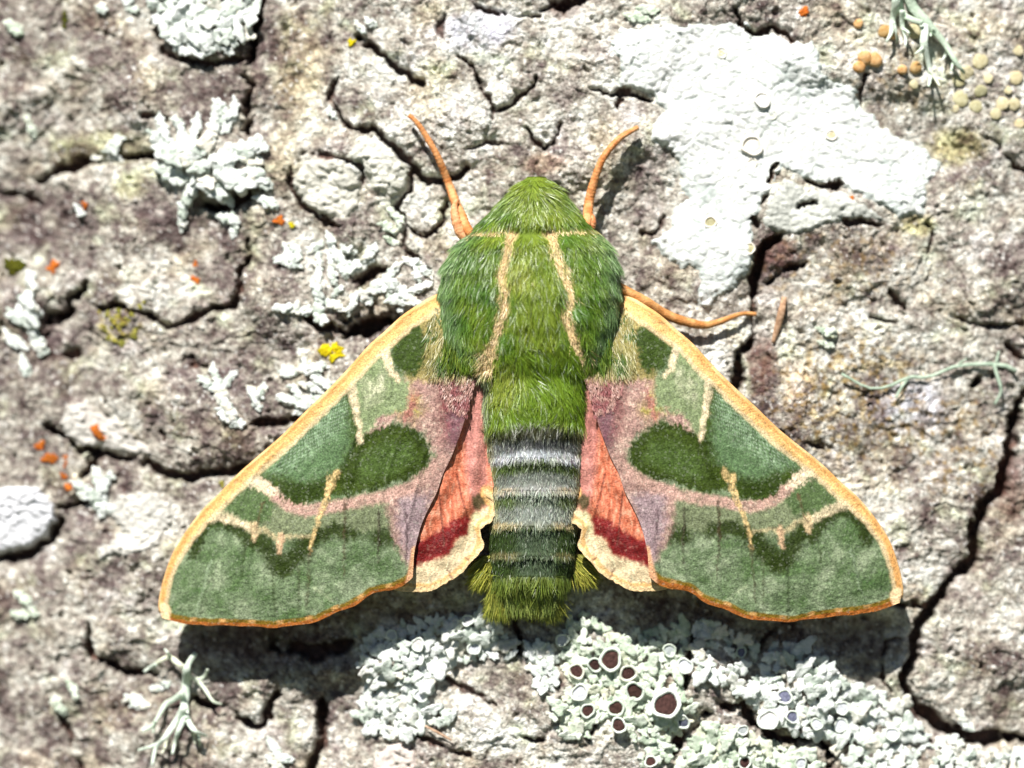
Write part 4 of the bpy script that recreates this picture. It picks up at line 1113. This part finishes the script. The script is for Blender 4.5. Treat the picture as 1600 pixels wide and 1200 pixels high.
def forewing(side):
    nu, nv = 300, 150
    A = resample(COSTA, nu); B = resample(np.vstack([resample(INNER, 150), resample(OUTER, 160)[1:]]), nu, False)
    B[:, 1] += np.where(B[:, 0] < 640, 1.6 * fbm(B[:, 0], B[:, 0] * 0, 26, 2, 355), 0) * np.clip((B[:, 0] - 260) / 30, 0, 1)
    v = np.linspace(0, 1, nv)
    L = A[:, None, :] * (1 - v[None, :, None]) + B[:, None, :] * v[None, :, None]
    x, y = L[..., 0], L[..., 1]
    u = np.linspace(0, 1, nu)[:, None] * np.ones((1, nv)); vv = np.ones((nu, 1)) * v[None, :]
    col = forewing_colour(x, y, 0.0 if side < 0 else 777.0)
    P = L if side < 0 else mir(L)
    vin = np.interp(B[:, 1], [540, 600, 700, 800, 905], [66, 84, 82, 80, 82])[:, None] * np.ones((1, nv))
    vout = np.interp(u, [0, .47, .7, .9, 1], [0, 70, 68, 56, 48])
    kt = np.argmax(B[:, 1] > 900) / (nu - 1)
    vout = np.interp(u, [0, kt, .7, .9, 1], [82, 82, 80, 66, 56])
    hind = np.where(u < kt, vin, vout)
    front = np.interp(u, [0, .05, .12, .3, .7, 1], [20, 40, 62, 72, 60, 54])
    clear = front * (1 - vv) + hind * vv + 12 * np.sin(np.pi * vv) * np.sin(np.pi * np.clip(u * 1.05, 0, 1))
    dc, _ = line_dist(x, y, COSTA)
    for pts in VEINS:
        dv, tv_ = line_dist(x, y, pts)
        clear = clear + sstep(.25, .5, tv_) * (1.3 * np.exp(-(dv / 3) ** 2) - .7 * np.exp(-((dv - 8) / 7) ** 2))
    clear = clear + 3.0 * fbm(x, y, 60, 2, 341) + 0.9 * fbm(x, y, 8, 2, 345)
    h = cur(P[..., 0]) * 0.8 + clear
    # thickness
    V1 = WP(P[..., 0], P[..., 1], h).reshape(-1, 3)
    F1 = grid_faces(nu, nv)
    if side < 0:
        F1 = F1[:, [0, 3, 2, 1]]
    # underside, coarser
    iu = np.unique(np.linspace(0, nu - 1, 75).astype(int)); iv = np.unique(np.linspace(0, nv - 1, 38).astype(int))
    V2 = WP(P[np.ix_(iu, iv)][..., 0], P[np.ix_(iu, iv)][..., 1], h[np.ix_(iu, iv)] - 4).reshape(-1, 3)
    F2 = grid_faces(len(iu), len(iv)) + len(V1)
    if side > 0:
        F2 = F2[:, [0, 3, 2, 1]]
    col2 = mixc(lin((200, 160, 110)) * np.ones((len(V2), 3)), lin((120, 130, 80)) * np.ones((len(V2), 3)), np.full(len(V2), .4))
    w_ = part('forewing', np.vstack([V1, V2]), [F1, F2], M_WING, moth, np.vstack([col.reshape(-1, 3), col2]), True, MB)
    # thickened front vein and coloured fringe, as parts of the wing
    cs = A[::4]; pc = cs if side < 0 else mir(cs)
    hc = h[::4, 0] - 3.5
    V, F, caps = tube(np.column_stack([pc, hc]), [4.5, 4.5, 4.5, 4.5, 4, 3.6, 3.2, 3, 2.6], .9, 8, 90, True)
    ct = np.repeat(np.linspace(0, 1, 90), 8)
    cv = mixc(lin((224, 166, 98)) * np.ones((len(V), 3)), lin((238, 196, 136)) * np.ones((len(V), 3)), sstep(-.4, .4, fbm(ct * 600, np.zeros(len(V)), 30, 2, 351)))
    part('front_vein', V, [F, np.array(caps)], M_LIMB, w_, cv, True, None)
    w_.data.update()
    return w_, P, h

def fix_child(child, base):
    child.data.transform(Matrix.Translation(-Vector(base)))

fwL, PL, hL = forewing(-1)
fwR, PR, hR = forewing(1)
for w_ in (fwL, fwR):
    for ch in w_.children:
        fix_child(ch, MB)

def hindwing_colour(x, y):
    jx = x + 3.5 * fbm(x, y, 9, 2, 401) + 1.5 * fbm(x, y, 4, 2, 405); jy = y + 4.5 * fbm(x, y, 9, 2, 411) + 1.5 * fbm(x, y, 4, 2, 415)
    n2 = fbm(x * 2.2, y * .8, 12, 3, 421); n3 = fbm(x, y, 5, 2, 425)
    c = lambda r, g, b: lin((r, g, b)); one = np.ones(x.shape + (3,))
    def over(col, new, m): return mixc(col, c(*new) * one, np.clip(m, 0, 1))
    def inside(poly, soft=4): return 1 - sstep(-soft, soft, poly_sdf(jx, jy, poly))
    col = c(206, 116, 84) * one
    col = over(col, (232, 170, 140), sstep(-.1, .6, n2) * .6)
    col = over(col, (168, 76, 52), sstep(.1, .6, -n2) * .6)
    col = over(col, (190, 132, 124), inside([(720, 580), (760, 580), (762, 790), (740, 800), (728, 740), (726, 690)], 8) * .8)
    col = over(col, (150, 96, 88), inside([(720, 590), (748, 590), (740, 690), (722, 690)], 8) * .6)
    col = over(col, (214, 194, 156), inside([(620, 890), (700, 866), (716, 838), (734, 820), (742, 800), (790, 780), (790, 860), (740, 900), (690, 940), (610, 940)], 4))
    col = over(col, (122, 16, 14), inside([(734, 804), (732, 836), (712, 842), (704, 866), (676, 876), (630, 892), (640, 850), (666, 840), (690, 826), (712, 810)], 4))
    col = over(col, (84, 6, 8), inside([(730, 814), (726, 832), (706, 842), (698, 862), (640, 880), (650, 856), (690, 836)], 7) * .6)
    col = over(col, (56, 70, 30), inside([(738, 778), (750, 768), (762, 774), (762, 788), (748, 796), (738, 790)], 3) * .85)
    col = over(col, (190, 190, 140), inside([(734, 806), (750, 800), (752, 824), (736, 836)], 5) * .7)
    d, t = line_dist(x, y, [(612, 922), (673, 923), (695, 912), (721, 896), (745, 869), (757, 853), (753, 824), (769, 813), (777, 789), (762, 770)])
    d = d + 3.5 * fbm(x, y, 10, 2, 435)
    col = over(col, (220, 180, 118), (1 - sstep(7, 13, d)) * .9)
    col = over(col, (200, 148, 84), (1 - sstep(1, 4, np.abs(d - 9))) * (.45 + .5 * n3))
    col = over(col, (236, 206, 156), (1 - sstep(4, 6, d)) * .8)
    for pts in ([(686, 770), (690, 810), (694, 850)], [(714, 740), (722, 780), (732, 810)], [(700, 890), (706, 905)], [(728, 870), (734, 880)]):
        dd, _ = line_dist(x, y, pts)
        col = over(col, (92, 40, 30), (1 - sstep(.8, 2.2, dd)) * .7)
    st = sstep(.25, .7, fbm(x * 2.2 + y * .7, y * .5, 9, 2, 441))  # radial highlights painted into the colour as pale streaks
    col = mixc(col, np.minimum(col * 1.7 + .04, .9), st * .6)
    return np.clip(col * (1 + .42 * n3[..., None]), 0.002, 1)

def hindwing(side):
    outer = [(766, 590), (772, 650), (776, 720), (770, 768), (771, 782), (777, 790), (769, 813), (753, 824), (752, 838), (757, 853), (745, 869), (732, 883), (721, 896), (695, 912), (673, 923), (636, 925), (612, 920)]
    inner = [(735, 590), (720, 640), (700, 700), (680, 750), (664, 790), (645, 830), (632, 870), (622, 890), (612, 906)]
    nu, nv = 130, 70
    A = resample(inner, nu); B = resample(outer, nu)
    B += (1.8 * fbm(B[:, 0] * 1.3, B[:, 1], 9, 2, 437))[:, None] * np.clip((B[:, 1:2] - 760) / 40, 0, 1)
    v = np.linspace(0, 1, nv)
    L = A[:, None, :] * (1 - v[None, :, None]) + B[:, None, :] * v[None, :, None]
    x, y = L[..., 0], L[..., 1]
    col = hindwing_colour(x, y)
    P = L if side < 0 else mir(L)
    u = np.linspace(0, 1, nu)[:, None] * np.ones((1, nv)); vv = np.ones((nu, 1)) * v
    h = cur(P[..., 0]) * .8 + np.interp(y, [540, 600, 700, 800, 905], [66, 84, 82, 80, 82]) - 7 - 8 * vv + 3.5 * np.sin(vv * 14) * np.sin(np.pi * np.clip(u * 1.2, 0, 1)) + 2.5 * fbm(x, y, 30, 2, 431)
    V1 = WP(P[..., 0], P[..., 1], h).reshape(-1, 3); F1 = grid_faces(nu, nv)
    V2 = WP(P[..., 0], P[..., 1], h - 3)[::4, ::3]; s2 = V2.shape; V2 = V2.reshape(-1, 3)
    F2 = grid_faces(s2[0], s2[1]) + len(V1)
    if side < 0: F1 = F1[:, [0, 3, 2, 1]]
    else: F2 = F2[:, [0, 3, 2, 1]]
    w_ = part('hindwing', np.vstack([V1, V2]), [F1, F2], M_HIND, moth, np.vstack([col.reshape(-1, 3), lin((210, 160, 110)) * np.ones((len(V2), 3))]), True, MB)
    return w_
hindwing(-1); hindwing(1)

# body: head, thorax and abdomen as one surface
BODY = np.array([  # y, left, right, top
 (277, 824, 852, 60), (290, 806, 870, 78), (305, 793, 882, 90), (330, 769, 902, 98), (355, 744, 924, 108), (380, 717, 948, 116), (410, 698, 962, 124), (450, 690, 967, 130), (490, 692, 965, 130),
 (530, 694, 960, 125), (562, 706, 948, 117), (588, 738, 928, 112), (606, 751, 920, 110), (650, 754, 918, 106), (700, 758, 916, 101), (760, 765, 910, 94), (820, 766, 902, 87), (870, 766, 899, 80), (905, 770, 892, 72), (930, 786, 874, 62), (950, 806, 854, 48)], float)
STL = [(801, 360), (797, 390), (785, 425), (791, 450), (790, 480), (782, 510), (770, 532), (766, 566)]
STR = [(857, 360), (868, 400), (885, 440), (889, 470), (882, 490), (893, 525), (905, 550), (921, 584)]
COLL = [(700, 392), (716, 374), (742, 366), (792, 361)]
COLR = [(862, 361), (905, 360), (934, 366), (952, 382)]
SEGY = [662, 718, 769, 823, 870, 902]

def body_pt(y, phi):
    """phi 0 = right side, pi/2 = top, pi = left side, >pi = belly"""
    l = np.interp(y, BODY[:, 0], BODY[:, 1]); r = np.interp(y, BODY[:, 0], BODY[:, 2]); t = np.interp(y, BODY[:, 0], BODY[:, 3])
    cxx = (l + r) / 2; w = (r - l) / 2
    mid = np.minimum(38, t * .5)
    cp, sp = np.cos(phi), np.sin(phi)
    x = cxx + w * np.sign(cp) * np.abs(cp) ** 0.92
    h = np.where(sp >= 0, mid + (t - mid) * np.abs(sp) ** 0.85, mid + (mid + 12) * sp)
    dl, tl = line_dist(x, y, STL); dr, tr = line_dist(x, y, STR)
    top = np.clip(sp, 0, 1)
    h = h - top * 9 * np.exp(-(dl / 13) ** 2) - top * 9 * np.exp(-(dr / 13) ** 2)
    h = h - top * 7 * np.exp(-((y - 362) / 12.0) ** 2)                      # neck groove
    h = h - top * 12 * np.exp(-((y - 585) / 26.0) ** 2) * np.exp(-((x - 845) / 90) ** 2) * 0.5
    for sy in SEGY:
        k = (y - sy)
        h = h + top * np.where(k < 0, 3.5 * np.exp(k / 10.0), -3.0 * np.exp(-k / 6.0))
    return x, h

def body_colour(x, y):
    n1 = fbm(x, y, 40, 3, 501); n2 = fbm(x, y, 12, 2, 505)
    c = lambda *a: lin(a); one = np.ones(x.shape + (3,))
    def over(col, new, m): return mixc(col, c(*new) * one, np.clip(m, 0, 1))
    col = c(94, 124, 34) * one
    col = over(col, (66, 108, 30), sstep(-.1, .5, n1) * .8)
    col = over(col, (128, 146, 44), sstep(.0, .6, -n1 + .3 * n2) * .7)
    # bluish grey sheen on the shoulder scales, painted into the colour
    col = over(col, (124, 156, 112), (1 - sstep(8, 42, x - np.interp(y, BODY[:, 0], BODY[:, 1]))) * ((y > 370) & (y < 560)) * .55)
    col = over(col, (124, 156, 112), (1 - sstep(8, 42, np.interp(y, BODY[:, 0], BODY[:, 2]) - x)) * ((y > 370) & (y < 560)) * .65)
    col = over(col, (140, 162, 96), (1 - sstep(10, 26, np.abs(y - 318))) * (.4 + .5 * n2))
    mid = (1 - sstep(24, 44, np.abs(x - 838))) * (y < 560)
    col = over(col, (126, 142, 40), mid * .6)
    col = over(col, (150, 160, 60), (1 - sstep(14, 34, np.hypot(x - 812, y - 432))) * .7)
    # back tuft
    tuft = sstep(530, 556, y) * (1 - sstep(655, 672, y)) * (1 - sstep(70, 100, np.abs(x - 838)))
    col = over(col, (104, 132, 30), tuft * .9)
    col = over(col, (140, 152, 60), tuft * (1 - sstep(20, 50, np.hypot(x - 780, y - 600))) * .8)
    col = over(col, (186, 188, 172), tuft * (1 - sstep(5, 16, x - 752)) * .8)
    # stripes and collar
    def stripe(pts, w, am, cc=(230, 200, 146)):
        nonlocal col
        d, t = line_dist(x + 2 * n2, y, pts)
        col = over(col, cc, (1 - sstep(w * .6, w * 1.15, d)) * am)
    stripe(STL, 7.0, .97); stripe(STR, 7.0, .97); stripe(COLL, 2.6, .55); stripe(COLR, 2.4, .45)
    stripe([(772, 536), (764, 556), (756, 580)], 9, .8, (222, 190, 140))
    # abdomen rings
    yb = y
    y = y + (14 * (1 - sstep(740, 840, y))) * (np.clip((x - 838) / 80, -1, 1) ** 2) * -1.0
    ab = sstep(655, 668, y)
    a = c(104, 112, 78) * one
    def ring(y0, y1, cc, am, soft=5):
        nonlocal a
        m = sstep(y0 - soft, y0 + soft, y + 3 * n2) * (1 - sstep(y1 - soft, y1 + soft, y + 3 * n2))
        a = over(a, cc, m * am)
    ring(655, 684, (54, 54, 34), .95); ring(684, 704, (98, 100, 100), .95); ring(702, 719, (186, 190, 196), .95); ring(719, 736, (66, 84, 34), .95, 4)
    ring(736, 755, (118, 124, 116), .95); ring(755, 770, (166, 168, 164), .9); ring(770, 796, (84, 102, 56), .9); ring(790, 822, (140, 146, 136), .85)
    cen = 1 - sstep(18, 40, np.abs(x - 838))
    a = over(a, (150, 158, 150), cen * ((y > 768) & (y < 815)) * .5)
    ring(823, 871, (46, 66, 24), .95, 4); ring(872, 902, (46, 66, 22), .95, 4)
    a = over(a, (96, 112, 92), cen * ((y > 826) & (y < 900)) * .45)
    ring(902, 1000, (96, 112, 40), .95)
    a = over(a, (164, 164, 56), sstep(935, 960, y) * .7)
    a = over(a, (168, 164, 112), (1 - sstep(6, 18, np.minimum(x - np.interp(y, BODY[:, 0], BODY[:, 1]), np.interp(y, BODY[:, 0], BODY[:, 2]) - x))) * (y < 830) * .55)
    y = yb
    for sy, am in ((718, .10), (769, .42), (823, .6), (870, .22)):
        side_ = sstep(16, 44, np.abs(x - 838)) * .95 + .05
        a = over(a, (214, 190, 136), (1 - sstep(2.5, 6, np.abs(y - sy + 3 + 2 * n2))) * am * side_ * sstep(-.45, .1, n2 + .3))
    col = col * (1 - ab[..., None]) + a * ab[..., None]
    return np.clip(col, 0, 1)

by = np.concatenate([np.linspace(276, 660, 150), np.linspace(662, 952, 120)])
bphi = np.linspace(0, 2 * np.pi, 72, endpoint=False)
BY, BP = np.meshgrid(by, bphi, indexing='ij')
bx, bh_ = body_pt(BY, BP)
V = WP(bx, BY, bh_).reshape(-1, 3)
F = grid_faces(len(by), len(bphi), True)
nv_ = len(bphi)
caps = np.array([list(range(nv_)), [(len(by) - 1) * nv_ + i for i in range(nv_)][::-1]])
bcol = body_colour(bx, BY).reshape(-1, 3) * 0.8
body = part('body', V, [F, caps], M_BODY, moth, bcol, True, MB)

# fur: thin tapered strands rooted on the body
def strands(x, y, h, nx, ny, nh, dx, dy, L, wid, lift, col, curl=0.15, tipc=None, seed=1):
    """arrays of roots (picture coordinates + height), outward normal, comb direction"""
    r = np.random.default_rng(seed)
    N = np.stack([nx, ny, nh], 1); N /= np.linalg.norm(N, axis=1)[:, None]
    D = np.stack([dx, dy, np.zeros_like(dx)], 1)
    D = D - N * (D * N).sum(1)[:, None]; D /= np.linalg.norm(D, axis=1)[:, None] + 1e-9
    Sd = np.cross(N, D)
    tw = r.normal(0, .7, len(x))
    Wd = Sd * np.cos(tw)[:, None] + N * np.sin(tw)[:, None]
    P0 = np.stack([x, y, h], 1) - N * 1.5
    cv = r.normal(0, curl, len(x))
    pts = []
    for t in (0, .4, .75, 1.0):
        p_ = P0 + (L * t)[:, None] * (D * np.cos(lift)[:, None]) + (L * (np.sin(lift) * t - 0.10 * t * t))[:, None] * N + (L * cv * t * t)[:, None] * Sd
        pts.append(p_)
    ws = (1.0, .9, .6)
    V = []
    for k in range(3):
        V += [pts[k] - Wd * (wid * ws[k])[:, None], pts[k] + Wd * (wid * ws[k])[:, None]]
    V.append(pts[3])
    V = np.stack(V, 1)                                  # n,7,3
    n = len(x); b = (np.arange(n) * 7)[:, None]
    F4 = np.concatenate([b + np.array([[0, 1, 3, 2]]), b + np.array([[2, 3, 5, 4]])])
    F3 = b + np.array([[4, 5, 6]])
    Cc = np.repeat(col[:, None, :], 7, 1)
    Cc[:, 0:2] *= 0.82
    if tipc is not None:
        Cc[:, 6] = tipc; Cc[:, 4:6] = Cc[:, 4:6] * .5 + tipc[:, None, :] * .5
    return V.reshape(-1, 3), F4, F3, Cc.reshape(-1, 3)

def body_normal(y, phi):
    e = 1.5
    x0, h0 = body_pt(y, phi)
    xa, ha = body_pt(y, phi + .03); xb, hb_ = body_pt(y + e, phi)
    t1 = np.stack([xa - x0, np.zeros_like(x0), ha - h0], 1); t2 = np.stack([xb - x0, np.full_like(x0, e), hb_ - h0], 1)
    n = np.cross(t1, t2); 
    s_ = np.sign(n[:, 2] * np.sin(phi) + n[:, 0] * np.cos(phi)); n *= np.where(s_ == 0, 1, s_)[:, None]
    return x0, h0, n

def fur_set(n, y0, y1, Lf, wid, lift0, lift1, seed, dirf, phis=(-.15, np.pi + .15), white=.05, jit=.16, tip=.35):
    r = np.random.default_rng(seed)
    y = r.uniform(y0, y1, n * 2); phi = r.uniform(*phis, n * 2)
    wv = (np.interp(y, BODY[:, 0], BODY[:, 2]) - np.interp(y, BODY[:, 0], BODY[:, 1])) / 290
    keep = r.random(n * 2) < np.clip(wv, .12, 1) * .95
    y = y[keep][:n]; phi = phi[keep][:n]
    x, h, nn = body_normal(y, phi)
    dx, dy = dirf(x, y)
    a = r.normal(0, .20, len(x)); ca, sa = np.cos(a), np.sin(a)
    dx, dy = dx * ca - dy * sa, dx * sa + dy * ca
    cl = fbm(x, y, 17, 2, 671); dx = dx + .55 * cl * np.abs(dy)
    L = Lf(x, y) * r.uniform(.6, 1.25, len(x)) * (1 + .35 * fbm(x, y, 26, 2, 675))
    col = body_colour(x + r.normal(0, 1.5, len(x)), y + L * .4)
    col = col * (1 + r.normal(0, jit, (len(x), 1))) * (1 + r.normal(0, .05, (len(x), 3)))
    wh = (r.random(len(x)) < white) & ((y < 815) | (r.random(len(x)) < .3))
    col[wh] = col[wh] * .55 + lin((206, 214, 196)) * .45  # glints painted as pale strands; on the abdomen also pale speckle
    tips = np.clip(col * (1 + tip) + lin((90, 86, 40)) * .12, 0, 1)
    lift = r.uniform(lift0, lift1, len(x))
    return strands(x, y, h, nn[:, 0], nn[:, 1], nn[:, 2], dx, dy, L, np.full(len(x), wid) * r.uniform(.7, 1.2, len(x)), lift, np.clip(col, 0.002, 1), .12, tips, seed)

def dir_thorax(x, y):
    t = np.clip((x - 830) / 140, -1.2, 1.2)
    dx = t * (0.45 - 0.5 * sstep(480, 560, y)) + .25 * fbm(x, y, 50, 2, 601)
    dy = np.ones_like(x)
    hd = 1 - sstep(300, 360, y)
    dx = dx * (1 - hd) + (t * 2.2) * hd
    dy = dy * (1 - hd) + .5 * hd
    # hairs comb outwards across the pale lines
    return dx, dy
def dir_tuft(x, y):
    s_ = fbm(x, y, 60, 2, 611)
    return .7 * s_ + .5 * np.sin((x - 800) / 45.0) * (1 - sstep(600, 650, y)), 1 - .5 * np.abs(s_)
def dir_abd(x, y):
    return (x - 836) / 300, np.ones_like(x)

sets = [
 fur_set(50000, 276, 560, lambda x, y: 22 + 5 * sstep(330, 420, y), 0.5, .10, .34, 71, dir_thorax, white=.07, jit=.15),
 fur_set(17000, 540, 664, lambda x, y: np.full_like(x, 28.0), 0.5, .12, .42, 72, dir_tuft, white=.05, jit=.18),
 fur_set(34000, 655, 905, lambda x, y: np.full_like(x, 13.0), 0.55, .10, .40, 73, dir_abd, white=.14, jit=.36),
 fur_set(7000, 895, 946, lambda x, y: 24 + 8 * np.abs(np.sin(x / 11.0)), 0.55, .05, .35, 74, dir_abd, white=.03, tip=.6),
]
# flared side tufts and the brush at the tail
def brush(n, xr, yr, ang, spread, L0, L1, cols, seed, h0=34):
    r = np.random.default_rng(seed)
    x = r.uniform(*xr, n); y = r.uniform(*yr, n)
    a = np.radians(r.normal(ang, spread, n)); dx, dy = np.cos(a), np.sin(a)
    h = h0 + r.uniform(-14, 14, n)
    t = r.random(n)[:, None]
    col = lin(cols[0]) * (1 - t) + lin(cols[1]) * t
    col = col * (1 + r.normal(0, .16, (n, 1)))
    z = np.zeros(n)
    return strands(x, y, h, z, z, z + 1, dx, dy, r.uniform(L0, L1, n), np.full(n, .6), r.uniform(-.1, .25, n), np.clip(col, .01, 1), .12, np.clip(col * 1.35, 0, 1), seed)
def stripe_fur(pts, n, seed, side, wdt=5.5, L0=12, L1=20, colr=(236, 208, 156)):
    r = np.random.default_rng(seed)
    Q = resample(pts, 400, False)
    k = r.integers(0, 400, n)
    x = Q[k, 0] + r.normal(0, wdt * .5, n) + 2.5 * fbm(Q[k, 0], Q[k, 1], 16, 2, 661); y = Q[k, 1] + r.normal(0, 2, n)
    l = np.interp(y, BODY[:, 0], BODY[:, 1]); rr_ = np.interp(y, BODY[:, 0], BODY[:, 2])
    cn = np.clip((x - (l + rr_) / 2) / ((rr_ - l) / 2), -.98, .98)
    phi = np.arccos(np.sign(cn) * np.abs(cn) ** (1 / .92))
    x, h, nn = body_normal(y, phi)
    col = lin(colr) * (1 + r.normal(0, .12, (n, 1)))
    a_ = r.normal(0, .3, n)
    return strands(x, y, h + 1.5, nn[:, 0], nn[:, 1], nn[:, 2], side * .55 + a_, np.ones(n), r.uniform(L0, L1, n), np.full(n, .55), r.uniform(.25, .6, n), np.clip(col, 0, .95), .12, np.clip(col * 1.05, 0, .95), seed)
sets += [stripe_fur(STL, 1900, 86, -1, 4.0, 10, 17), stripe_fur(STR, 1900, 87, 1, 4.0, 10, 17), stripe_fur([(772, 530), (766, 552), (760, 580)], 700, 88, -.4, 8), stripe_fur(COLL, 170, 89, -.3, 1.4, 6, 10), stripe_fur(COLR, 110, 90, .3, 1.4, 6, 10)]
sets += [brush(1500, (694, 768), (528, 566), 97, 12, 16, 32, ((64, 96, 28), (124, 140, 48)), 191, 74), brush(1500, (888, 954), (528, 572), 84, 12, 16, 32, ((56, 88, 26), (112, 132, 44)), 192, 74)]
sets += [brush(2400, (752, 778), (868, 898), 122, 12, 22, 40, ((92, 108, 28), (176, 172, 70)), 81),
         brush(1500, (890, 914), (866, 894), 50, 12, 22, 42, ((92, 108, 28), (186, 178, 80)), 82),
         brush(2400, (768, 800), (905, 940), 100, 9, 26, 42, ((92, 106, 34), (152, 152, 62)), 83),
         brush(2400, (846, 870), (900, 940), 80, 10, 26, 44, ((92, 106, 34), (152, 152, 62)), 84),
         brush(2600, (790, 868), (920, 946), 90, 10, 12, 28, ((70, 92, 28), (150, 160, 84)), 85, 44)]
def pack(ss):
    vs, f4, f3, cs = [], [], [], []; o = 0
    for V_, a4, a3, c_ in ss:
        vs.append(V_); f4.append(a4 + o); f3.append(a3 + o); cs.append(c_); o += len(V_)
    V_ = np.concatenate(vs)
    return WP(V_[:, 0], V_[:, 1], V_[:, 2]), [np.concatenate(f4), np.concatenate(f3)], np.concatenate(cs)
V, F, cc = pack(sets)
fur = part('fur', V, F, M_FUR, moth, cc, True, MB)
tag(fur, 'green fur of head and thorax with cream stripes', None, None, 'stuff')

# downy hair over the wing roots
def wing_fur(side, P, h, n, seed):
    r = np.random.default_rng(seed)
    x = r.uniform(640, 760, n * 3); y = r.uniform(480, 660, n * 3)
    pol = [(684, 476), (668, 500), (668, 540), (672, 584), (690, 605), (700, 640), (728, 650), (745, 590), (752, 540), (720, 470)]
    dd = poly_sdf(x, y, pol) + 7 * fbm(x, y, 14, 2, 621)
    k = dd < 0
    x = x[k][:n]; y = y[k][:n]
    # nearest lattice height
    base = resample(COSTA, 300)
    pts = np.stack([x, y], 1)
    L = P if side < 0 else np.stack([1659 - P[..., 0], P[..., 1]], -1)
    sub = L[:140:3, ::3].reshape(-1, 2); hh = h[:140:3, ::3].reshape(-1)
    idx = np.array([int(np.argmin((sub[:, 0] - a) ** 2 + (sub[:, 1] - b) ** 2)) for a, b in pts])
    z = hh[idx] + 2.0
    t = sstep(575, 600, y + 8 * fbm(x, y, 14, 2, 631))[:, None]
    ol = lin((150, 142, 84)) * np.ones((len(x), 3)); ol = mixc(ol, lin((70, 96, 32)) * np.ones_like(ol), sstep(-.3, .4, fbm(x, y, 22, 2, 641)))
    ol = mixc(ol, lin((188, 184, 146)) * np.ones_like(ol), (r.random(len(x)) < .18).astype(float))
    pk = mixc(lin((184, 146, 134)) * np.ones_like(ol), lin((150, 92, 92)) * np.ones_like(ol), sstep(-.2, .4, fbm(x, y, 16, 2, 651)))
    col = (ol * (1 - t) + pk * t) * (1 + r.normal(0, .14, (len(x), 1)))
    Ls = np.where(t[:, 0] > .5, 6, 18) * r.uniform(.6, 1.2, len(x))
    px = x if side < 0 else 1659 - x
    s_ = -1 if side < 0 else 1
    zz = np.zeros(len(x))
    return strands(px, y, z, zz, zz, zz + 1, s_ * (.25 + .2 * r.normal(0, 1, len(x))), np.ones(len(x)), Ls, np.full(len(x), .55), r.uniform(.15, .45, len(x)), np.clip(col, .01, 1), .12, np.clip(col * 1.25, 0, 1), seed)
for side, wgo, P, h in ((-1, fwL, PL, hL), (1, fwR, PR, hR)):
    V, F, cc = pack([wing_fur(side, P, h, 5200, 91 + side)])
    o = part('root_hair', V, F, M_FUR, wgo, cc, True, MB)
    tag(o, None, None, None, 'stuff')

# antennae and legs
def limb(name, pts, rad, c0, c1, k=110, flat=.9, seed=0, extra=None):
    rad = np.interp(np.linspace(0, 1, k), np.linspace(0, 1, len(rad)), rad) * (1 + (.06 if name == 'antenna' else 0) * np.where(np.arange(k) % 3 == 0, -1, .5)) * (1 + .12 * fbm(np.arange(k) * 1.0, np.zeros(k), 9, 2, 720 + seed))
    V, F, caps = tube(pts, rad, flat, 10, k, True)
    t = np.repeat(np.linspace(0, 1, k), 10)
    n = fbm(t * 300, np.tile(np.arange(10), k) * 6.0, 20, 2, 700 + seed)
    col = mixc(lin(c0) * np.ones((len(V), 3)), lin(c1) * np.ones((len(V), 3)), sstep(-.4, .5, n))
    col *= (1 - (.15 if name == 'antenna' else 0) * (np.repeat(np.arange(k), 10) % 3 == 0))[:, None]
    return part(name, V, [F, np.array(caps)], M_LIMB, moth, col, True, MB)
def up(pts, lift):
    return [(x, y, float(np.mean([hb(x + a, y + b) for a in (-10, 0, 10) for b in (-10, 0, 10)])) + l) for (x, y), l in zip(pts, lift)]
limb('antenna', [(748, 378, 56), (732, 360, 50)] + up([(714, 322), (701, 287), (684, 245), (664, 210), (650, 190), (639, 180)], [36, 28, 24, 22, 20, 18]), [7, 7.5, 8, 7, 6, 5.4, 5, 4.4, 3.4], (204, 128, 70), (230, 168, 112))
limb('antenna', [(904, 372, 56), (917, 348, 50)] + up([(920, 318), (929, 281), (943, 246), (966, 218), (982, 207), (997, 199)], [34, 28, 24, 22, 20, 18]), [7, 7.5, 8, 7, 6.2, 5.6, 5.2, 4.8, 3.8], (204, 128, 70), (230, 168, 112), seed=1)
limb('leg', [(742, 380, 40), (722, 366, 44), (713, 345, 42), (710, 326, 34), (714, 312, 28)], [8, 8.5, 8, 6.5, 3], (206, 136, 88), (228, 172, 126), seed=2)
limb('leg', [(910, 374, 42), (920, 358, 46), (924, 344, 44), (918, 332, 36)], [9, 9, 8, 5], (206, 126, 78), (224, 158, 108), seed=3)
limb('leg', [(955, 440, 34), (982, 456, 36), (1010, 472, 36)] + up([(1034, 488), (1062, 500), (1098, 508), (1124, 503), (1150, 493), (1166, 490), (1182, 491)], [30, 24, 20, 18, 15, 12, 7]),
     [6, 7, 7.5, 8, 8, 7.6, 7, 5.5, 4.5, 3.6, 3], (186, 124, 66), (216, 160, 100), seed=4)
